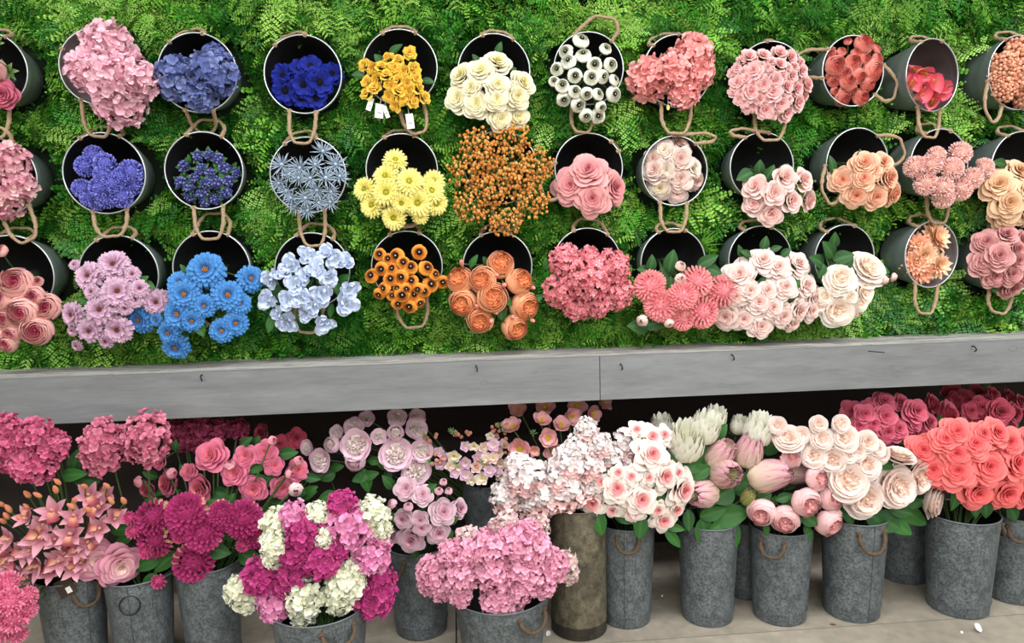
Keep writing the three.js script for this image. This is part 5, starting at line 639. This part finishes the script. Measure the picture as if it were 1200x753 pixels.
{ const Wt = PC(0xdfe0b8, 0xf0f0e2, 0xe8ecd2), Mg = PC(0xa8286a, 0xcc4a90, 0xb83080), Pk = PC(0xd878a8, 0xe8a0c4, 0xdc84b4), W = { o: { pal: Wt }, what: 'creamy white hydrangea head in wide pail' }, P = { o: { pal: Pk }, what: 'candy pink hydrangea head in wide pail' };
  hyd('v4', 'magenta hydrangea head in wide pail', 'magenta, pink and white hydrangeas of one pail', Mg, [[265, 172, 68, W], [262, 270, 66, W], [250, 340, 50, W], [462, 128, 52, W], [720, 140, 78, W], [755, 215, 58, W], [497, 250, 48, W], [100, 500, 72, W], [125, 560, 48, W], [405, 520, 85, W], [395, 600, 62, W], [600, 460, 82, W], [570, 530, 70, W], [640, 400, 52, W], [350, 142, 66, P], [615, 195, 96, P], [720, 330, 84, P], [262, 560, 78, P], [400, 225, 84], [580, 90, 66], [370, 330, 72], [490, 350, 82], [190, 430, 84], [345, 425, 62], [735, 520, 92], [775, 450, 60], [305, 490, 54], [540, 300, 60], [700, 570, 60]].map(p => p), { crop: 'LE', scale: 1.1, z: 0.62, bulge: 0.1, up: 0.15, o: { n: 80, fr: 0.27, low: -0.3 } }); }
bunch({ on: 'v6', name: 'peony', category: 'peony', what: 'pale pink cream peony under the ledge', group: 'pale pink peonies under the ledge', type: 'peony', o: { ci: c(0xf4e6de), co: c(0xe6bccd) }, crop: 'LF', pts: [[140, 372, 76], [365, 275, 100], [210, 272, 60, { o: { open: 0 } }], [357, 378, 72, { o: { open: 0, ci: c(0xe8c8cc), co: c(0xe6bcc8) } }], [612, 332, 104], [735, 440, 100], [675, 548, 64, { o: { open: 0, ci: c(0xe8d0d0), co: c(0xeac6d0) } }], [610, 197, 60, { o: { open: 0 } }], [505, 222, 50], [350, 165, 64, { z: 0.1 }], [620, 102, 60, { z: 0.14 }], [745, 102, 56, { z: 0.14 }], [740, 170, 70, { z: 0.1 }], [55, 290, 50, { z: 0.06 }], [775, 310, 72], [240, 195, 46, { z: 0.08 }], [430, 110, 50, { z: 0.14 }]], z: 0.2, bulge: 0.06, up: 0.15, leaves: [[425, 500, 150, -80, 1], [390, 480, 110, 200, 1], [455, 465, 100, 20, 1], [60, 590, 120, 30, 1], [110, 465, 110, 10, 2], [480, 375, 90, 0, 1], [525, 395, 90, -60, 1], [562, 480, 100, -90, 2], [175, 600, 120, 200, 1], [30, 570, 110, 30, 1], [240, 415, 90, 15, 1], [180, 470, 110, 200, 2], [850, 550, 80, -60, 1]] });
bunch({ on: 'v5', name: 'rose', category: 'rose', what: 'small pale lilac spray rose', group: 'pale lilac spray roses', type: 'rose', o: { ci: c(0xc8788e), co: c(0xdcb2c4), ct: c(0xe6c6d0) }, crop: 'LG', pts: [[310, 155, 54], [287, 250, 52], [383, 140, 42, { d: [0.7, 0.2, 0.8] }], [215, 77, 42], [140, 48, 50], [125, 187, 42], [162, 280, 58], [210, 225, 38], [78, 265, 36], [205, 190, 36]], z: 0.42, bulge: 0.06, leaves: [[215, 130, 60, 100, 2], [228, 180, 70, 20, 2], [150, 287, 80, 0, 2], [355, 195, 60, 40, 1], [340, 262, 60, -90, 1], [72, 190, 70, 80, 1], [130, 222, 50, 60, 1], [250, 48, 70, 40, 1], [160, 105, 60, 60, 1], [220, 205, 60, -20, 1], [180, 340, 60, -90, 2], [60, 20, 90, 120, 2]] });
bunch({ on: 'v5', name: 'rosebud', category: 'rosebud', what: 'pale pink bud among lilac spray roses', group: 'buds of the lilac spray roses', type: 'bud', o: { ci: c(0xc87088), co: c(0xe4b4c2) }, crop: 'LG', pts: [[380, 246, 27, { d: [0.6, 0.1, 0.8] }], [82, 120, 28, { d: [-0.5, 0.6, 0.6] }], [150, 135, 28], [290, 62, 24], [335, 62, 22], [310, 20, 22]], z: 0.46, bulge: 0.02, face: [0, 0.75, 0.6] });
// pale blossom spikes: each spike is one thing with its blossoms and buds as pieces
function spike(label, crop, flowers, budsAt, tips, z, org) {
  const r = rng(900 + seedN++), [ox, oy, cs] = CROPS[crop], f0 = flowers[0], root = thing('blossom_spike', at(ox + f0[0] / cs, oy + f0[1] / cs, z)), b = root.position;
  tag(root, label, 'blossom', 'pale blossom spikes under the ledge');
  const protos = [0, 1, 2].map(i => rings(rng(40 + i), { list: [[5, 0.2, 0.95, 0.05, 0], [3, 0.7, 0.6, 0.05, 0.06]], w: 0.42, tip: 0.55, base: 0.4, ruf: 0.07, cup: 0.08, c0: [c(0xe8d890), c(0xe0c0cc), c(0xe6d4b0)][i], c1: [c(0xf0e4e0), c(0xdcb0cc), c(0xecc6c8)][i], centre: [0.16, c(0xc9b43c), 0.14, 8, c(0xe6d860)], calyx: false, nu: 3 }));
  const place = (o, x, y, s, dz, d) => { const p = at(ox + x / cs, oy + y / cs, z + dz); o.position.copy(p).sub(b); o.quaternion.setFromUnitVectors(V(0, 1, 0), V(...d).normalize()); o.scale.setScalar(s / cs * p.s); root.add(o); return p.sub(b); };
  flowers.forEach(([x, y, s], i) => { const o = protos[(i * 2 + (s > 36 ? 1 : 0)) % 3].clone(); o.name = 'blossom'; place(o, x, y, s, 0.03 * r(), [(r() - 0.5) * 0.9, (r() - 0.4) * 0.7, 1]); });
  for (const [x, y, n] of budsAt) for (let i = 0; i < n; i++) { const o = new THREE.Mesh(budGeo, M.petal); shadow(o); o.name = 'blossom_bud'; place(o, x + (r() - 0.5) * 90, y + (r() - 0.5) * 60, 11 + 5 * r(), 0.03 * r(), [r() - 0.5, 0.5, 0.6]); }
  for (const [x, y] of tips) { const m = new MB(); for (let i = 0; i < 14; i++) m.add(flat({ w: 0.1, L: 1, base: 0.5, tip: 0.3, pow: 1, bend: 0.4, cup: 0, nu: 1, nv: 2, c0: c(0x5f8a4a), c1: c(0x9ab880) }), ringM(i * 2.4, 0.3 + 0.08 * i, 0.05, 0.05 * i, 0.7)); const o = new THREE.Mesh(m.geo(), M.leaf); shadow(o); o.name = 'green_tip'; place(o, x, y, 42, 0.03, [0, 0.5, 0.8]); }
  const line = flowers.map(f => at(ox + f[0] / cs, oy + f[1] / cs, z - 0.015).sub(b)).sort((p, q) => p.x - q.x); mesh('stem', new THREE.TubeGeometry(new THREE.CatmullRomCurve3([line[0], line[Math.floor(line.length / 2)], line[line.length - 1], org.clone().sub(b)]), 24, 0.0028, 5), M.stem, root);
}
const budGeo = (() => { const b = new MB(); b.add(ballT(c(0xd08a72), 1), M4().makeScale(0.8, 1, 0.8)); return b.geo(); })();
{ const o6 = vases.v6.top.clone().add(V(0, -0.1, 0));
  spike('pale blossom spike leaning left, with peach buds, under the ledge', 'LH', [[310, 385, 42], [245, 345, 44], [160, 325, 34], [170, 392, 38], [220, 402, 34], [250, 442, 36], [310, 452, 44], [270, 410, 36], [190, 350, 32], [340, 480, 34]], [[110, 250, 9], [150, 370, 8]], [[85, 245], [105, 385], [230, 215], [250, 395]], 0.22, o6);
  spike('pale lilac blossom spike in the middle, with a green tip, under the ledge', 'LH', [[395, 345, 38], [430, 360, 38], [370, 410, 40], [440, 430, 40], [400, 472, 44], [375, 355, 34], [465, 285, 44], [410, 300, 36], [305, 295, 36], [355, 292, 34], [420, 395, 36], [460, 360, 40]], [[290, 240, 7], [400, 385, 5]], [[400, 390], [240, 225]], 0.24, o6);
  spike('pale blossom spike on the right, with coral buds, beside pink poppies', 'LH', [[445, 238, 28], [490, 330, 36], [500, 390, 40], [480, 430, 38], [520, 280, 34], [470, 245, 26], [500, 460, 34]], [[490, 200, 10], [505, 262, 6], [515, 330, 5]], [[492, 185], [680, 225], [520, 215]], 0.2, o6); }
bunch({ on: 'v8', name: 'poppy', category: 'poppy', what: 'blush pink poppy with a yellow centre', group: 'blush poppies with yellow centres', type: 'poppy', o: { c0: c(0xe89aa0), c1: c(0xeeb8b4) }, crop: 'LH', pts: [[612, 305, 80], [765, 250, 66], [785, 322, 64], [728, 160, 62, { d: [0.1, 0.8, 0.6] }], [832, 182, 62, { d: [0.2, 0.6, 0.7] }], [570, 195, 70, { d: [-0.3, 0.8, 0.4] }], [690, 318, 38], [745, 82, 70, { z: 0.1 }], [912, 72, 72, { z: 0.1 }], [890, 130, 60, { z: 0.06 }], [1005, 120, 60, { z: 0.08 }], [1060, 50, 64, { z: 0.12 }], [600, 90, 60, { z: 0.14 }]], z: 0.2, bulge: 0.05, up: 0.2 });
{ const wh = PC(0xe6d8d4, 0xf2ecea, 0xeee4e2), pk = PC(0xe9bab8, 0xf1d0cc, 0xeec6c2), two = { pal: wh, pal2: pk, n: 100, fr: 0.235, sz: 1.05, low: -0.5 };
  hyd('v8', 'white hydrangea cone blushing pink below', 'white hydrangea cones blushing pink', wh, [[596, 581, 21], [617, 560, 24], [638, 580, 24], [607, 545, 15], [622, 590, 18], [656, 560, 22], [676, 529, 18], [667, 545, 22], [664, 572, 26], [690, 545, 20], [688, 504, 14], [736, 521, 20], [716, 535, 16], [730, 543, 15], [690, 570, 16], [702, 523, 16]].map(p => [...p, { keep: 1, d: [(p[0] - 660) / 90, 0.35, 1] }]), { z: 0.36, bulge: 0.06, jit: 0.2, o: two }); }
{ const pk = PC(0xdd8eac, 0xf0b4c8, 0xe6a0bc), pale = PC(0xd8c4b0, 0xe8d0cc, 0xdcb0bc), G = { o: { pal: pale }, what: 'faded cream hydrangea head above the pink ones', z: 0.08 };
  hyd('v7', 'soft pink mophead hydrangea in wide pail', 'soft pink mophead hydrangeas of one pail', pk, [[270, 430, 80], [350, 345, 66], [400, 430, 84], [420, 350, 66], [520, 320, 84], [640, 295, 88], [725, 325, 84], [545, 430, 84], [560, 550, 82], [610, 590, 58], [680, 420, 90], [800, 400, 80], [760, 480, 66], [300, 500, 60], [390, 530, 54], [660, 500, 72], [250, 480, 56], [700, 250, 60], [430, 280, 58, G], [600, 220, 66, G], [860, 390, 62, { ...G, z: 0.03 }], [885, 440, 44, { ...G, z: 0.03 }], [740, 220, 56, G], [560, 240, 50, G]], { crop: 'LG', z: 0.56, bulge: 0.1, up: 0.2, o: { n: 84, fr: 0.255, low: -0.3 } }); }
bunch({ on: 'v9', name: 'rose', category: 'rose', what: 'white rose with a pink heart', group: 'white roses with pink hearts', type: 'rose', o: { soft: 0, ci: c(0xea8488), co: c(0xf2dccc), ct: c(0xf4eade), curl: 0.18, point: 0.22, round: 0.36, det: 5, heartAt: 0.55 }, crop: 'LI', pts: [[245, 522, 72], [370, 450, 70], [490, 507, 78], [610, 387, 72], [702, 457, 78], [545, 277, 78], [550, 187, 58], [610, 177, 46], [605, 612, 60], [670, 557, 50], [577, 560, 40], [285, 420, 42], [440, 390, 44], [345, 562, 38], [450, 570, 58], [470, 150, 42], [375, 370, 40], [530, 397, 38], [680, 370, 42]], z: 0.42, bulge: 0.07, up: 0.1, leaves: [[300, 345, 90, 130, 1], [352, 350, 70, 60, 2], [495, 357, 100, -80, 1], [592, 505, 90, -70, 1], [275, 632, 130, -80, 1], [490, 652, 120, -100, 1], [660, 712, 120, -50, 1], [668, 655, 100, -10, 1], [740, 620, 110, -90, 2], [212, 622, 80, 160, 2], [382, 590, 90, -80, 2], [620, 230, 70, 10, 2], [340, 535, 100, 20, 1], [530, 630, 90, -110, 2], [640, 300, 80, -10, 2], [415, 610, 90, -20, 2], [545, 430, 70, 60, 2]] });
{ const pw = { c0: c(0xdcdcb4), c1: c(0xf0eedc), ct: c(0xf6f5ee), open: 0.55, cone: c(0xe8e6d0) }, wh = 'creamy white open protea', pkz = { fix: 0 };
  bunch({ on: 'v10', name: 'protea', category: 'protea', what: 'pink protea with layered pointed bracts', group: 'pink and white proteas', type: 'protea', o: { c0: c(0xd6c8a6), c1: c(0xc77a96), ct: c(0xd892a8) }, crop: 'LJ', variants: 1, pts: [
    [195, 200, 100, { o: pw, what: wh, d: [-0.1, 0.85, 0.55] }], [295, 130, 80, { o: pw, what: wh, d: [0.15, 0.9, 0.4], z: 0.06 }], [575, 140, 80, { o: pw, what: wh, d: [0.05, 0.95, 0.35], z: 0.07 }], [345, 85, 62, { o: pw, what: wh, d: [0.1, 0.95, 0.3], z: 0.12 }], [470, 120, 46, { o: pw, what: wh, d: [0, 0.95, 0.3], z: 0.15 }], [70, 125, 60, { o: pw, what: wh, d: [-0.2, 0.95, 0.3], z: 0.16 }],
    [410, 375, 104, { d: [0.08, 0.3, 1] }], [380, 270, 92, { d: [0.35, 0.75, 0.5], z: 0.05 }], [525, 245, 96, { d: [0.05, 0.9, 0.4], z: 0.05 }], [640, 380, 112, { d: [0.75, 0.35, 0.5] }], [270, 480, 98, { d: [-0.65, 0.15, 0.6] }], [775, 370, 82, { d: [0.85, 0.05, 0.4], z: 0.04 }],
    [520, 490, 50, { o: { c0: c(0x6a8a3a), c1: c(0x8a9a4a), ct: c(0xb08a5a) }, what: 'small closed green protea bud', name: 'protea_bud', d: [0.1, 0.9, 0.5] }]],
    z: 0.4, bulge: 0.03, jit: 0.05, leaves: [[170, 310, 170, 200, 1], [275, 300, 150, 60, 1], [420, 590, 200, 10, 1], [335, 580, 140, 20, 1], [290, 690, 170, -85, 1], [447, 690, 150, -80, 1], [365, 165, 120, 50, 1], [640, 225, 140, 40, 1], [562, 350, 120, 60, 2], [735, 420, 120, 40, 1], [505, 425, 170, 40, 2], [262, 372, 140, 200, 1], [302, 220, 90, 70, 1], [340, 445, 150, 190, 2], [545, 540, 120, 200, 2], [380, 480, 170, 190, 2], [590, 470, 130, -30, 2], [230, 340, 120, 190, 1], [370, 640, 140, 200, 1], [460, 150, 90, 20, 1], [205, 620, 120, -100, 2]] }); }
bunch({ on: 'v12', name: 'rose', category: 'rose', what: 'round soft pink cabbage rose', group: 'round soft pink cabbage roses', type: 'cabbage', o: { ci: c(0xd88a86), co: c(0xebb4b4), ct: c(0xf0c4c2) }, crop: 'LK', pts: [[135, 547, 70], [250, 582, 70], [360, 497, 72], [470, 592, 75], [410, 380, 58], [480, 470, 66], [282, 278, 48]], z: 0.44, bulge: 0.05, leaves: [[365, 645, 90, -70, 1], [195, 490, 60, 70, 1], [140, 480, 100, 40, 2], [265, 510, 100, 60, 2], [250, 470, 90, 20, 2], [370, 580, 100, -30, 2], [160, 630, 60, -90, 1]] });
bunch({ on: 'v13', name: 'rose', category: 'rose', what: 'blush white garden rose with a peach heart', group: 'blush white garden roses', type: 'cabbage', o: { open: 0.9, ci: c(0xe2a884), co: c(0xf0dcd0), ct: c(0xf3e4dc), det: 5, curl: 0.09 }, crop: 'LK', pts: [[550, 385, 108], [638, 472, 96], [798, 420, 102], [905, 375, 86], [975, 490, 82, { d: [0.7, -0.1, 0.7] }], [650, 312, 70], [812, 268, 70, { d: [0.1, 0.9, 0.2] }], [480, 282, 76], [392, 265, 62], [560, 260, 52], [430, 185, 56], [540, 180, 66], [525, 112, 46], [415, 112, 42], [655, 202, 56], [600, 245, 52], [720, 262, 44], [270, 182, 70, { d: [-0.3, 0.6, 0.6] }], [330, 167, 44], [215, 120, 42], [700, 230, 46]], z: 0.4, bulge: 0.07, up: 0.12, leaves: [[740, 310, 100, -20, 1], [880, 562, 160, -30, 1], [800, 602, 170, -30, 1], [750, 592, 150, -20, 2], [890, 500, 110, 20, 1], [700, 580, 140, -40, 2], [560, 560, 120, -60, 2], [820, 540, 120, -10, 2]] });
bunch({ on: 'v15', name: 'rose', category: 'rose', what: 'coral pink rose', group: 'coral roses in the right-hand vase', type: 'rose', o: { ci: c(0xd83a48), co: c(0xf05c5c), ct: c(0xf57c78), curl: 0.18, det: 5 }, crop: 'LM', pts: [[545, 602, 84], [692, 602, 86], [445, 492, 84], [602, 472, 90], [742, 457, 82], [322, 487, 72], [272, 387, 76], [440, 402, 74], [712, 345, 72], [537, 357, 74], [650, 300, 70], [445, 292, 68], [390, 332, 66], [778, 620, 62], [580, 305, 60], [795, 335, 60], [780, 400, 50], [360, 540, 50], [860, 480, 80], [880, 600, 80], [860, 390, 70]], z: 0.4, bulge: 0.09, up: 0.15, leaves: [[440, 640, 130, -100, 2], [600, 695, 90, -90, 2], [740, 710, 110, -60, 2], [430, 575, 80, 180, 1], [545, 700, 80, -90, 2]] });
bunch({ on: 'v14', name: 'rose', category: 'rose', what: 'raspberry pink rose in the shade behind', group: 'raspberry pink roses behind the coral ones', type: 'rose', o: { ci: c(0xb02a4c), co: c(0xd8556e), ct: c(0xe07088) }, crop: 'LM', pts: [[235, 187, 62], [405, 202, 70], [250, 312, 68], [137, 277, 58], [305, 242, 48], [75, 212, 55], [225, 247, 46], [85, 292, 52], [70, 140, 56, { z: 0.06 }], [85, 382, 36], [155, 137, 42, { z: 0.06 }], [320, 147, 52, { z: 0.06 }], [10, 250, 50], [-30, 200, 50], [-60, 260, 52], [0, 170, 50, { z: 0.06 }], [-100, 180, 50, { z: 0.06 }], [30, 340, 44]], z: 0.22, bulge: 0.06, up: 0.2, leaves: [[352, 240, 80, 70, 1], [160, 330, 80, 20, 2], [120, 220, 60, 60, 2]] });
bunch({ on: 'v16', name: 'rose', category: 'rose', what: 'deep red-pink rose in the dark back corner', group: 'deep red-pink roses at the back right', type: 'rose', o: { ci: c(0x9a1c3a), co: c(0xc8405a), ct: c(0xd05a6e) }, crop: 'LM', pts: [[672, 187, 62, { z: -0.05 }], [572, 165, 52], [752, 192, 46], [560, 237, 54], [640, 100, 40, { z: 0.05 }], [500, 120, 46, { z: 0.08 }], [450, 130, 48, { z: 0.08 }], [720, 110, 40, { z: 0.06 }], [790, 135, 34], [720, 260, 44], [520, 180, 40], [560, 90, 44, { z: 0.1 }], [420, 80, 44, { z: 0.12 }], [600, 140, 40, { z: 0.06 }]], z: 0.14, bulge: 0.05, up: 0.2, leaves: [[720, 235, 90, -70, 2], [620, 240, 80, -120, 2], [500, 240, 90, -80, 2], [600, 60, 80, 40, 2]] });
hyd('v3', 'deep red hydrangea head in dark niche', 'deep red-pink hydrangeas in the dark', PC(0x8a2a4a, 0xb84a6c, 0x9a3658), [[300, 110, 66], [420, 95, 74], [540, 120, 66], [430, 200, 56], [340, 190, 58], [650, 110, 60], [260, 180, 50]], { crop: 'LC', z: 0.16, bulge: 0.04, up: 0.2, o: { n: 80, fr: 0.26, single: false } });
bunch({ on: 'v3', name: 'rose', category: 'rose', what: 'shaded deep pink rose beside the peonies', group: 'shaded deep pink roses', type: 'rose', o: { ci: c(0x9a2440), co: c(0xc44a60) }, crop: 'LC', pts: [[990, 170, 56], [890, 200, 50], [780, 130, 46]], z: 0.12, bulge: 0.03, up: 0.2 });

// ================================================================== what lies on the floor
{ const pg = geoOf(flat({ w: 0.5, L: 1, base: 0.4, tip: 0.5, bend: 0.6, cup: 0.15, nu: 4, nv: 5, c0: c(0xe8e4dc), c1: c(0xf6f4f0) }));
  for (const [x, y, s, a, label] of [[1150, 741, 11, 2.2, 'white folded petal on the concrete floor, right of the vases'], [1127, 743, 3, 1, 'tiny pale petal fragment on the floor beside a white petal'], [641, 746, 7, 0.6, 'white petal on the floor left of the brown can'], [775, 700, 3, 0.3, 'tiny white petal speck on the floor between two vases']]) { const p = onFloor(x, y), m = mesh('fallen_petal', pg, M.petal); m.position.copy(p); m.position.y = 0.004; m.scale.setScalar(s * p.s); m.rotation.set(0.2, a, 0.35); tag(m, label, 'petal'); }
  const lf = mesh('fallen_leaf', geoOf(leafT(0.3, 1, c(0x7a5030), c(0x9a7040))), M.leaf), p = onFloor(973, 732); lf.position.copy(p); lf.position.y = 0.004; lf.scale.setScalar(8 * p.s); tag(lf, 'small brown dry leaf lying on the concrete floor', 'leaf'); }

renderer.render(scene, camera);
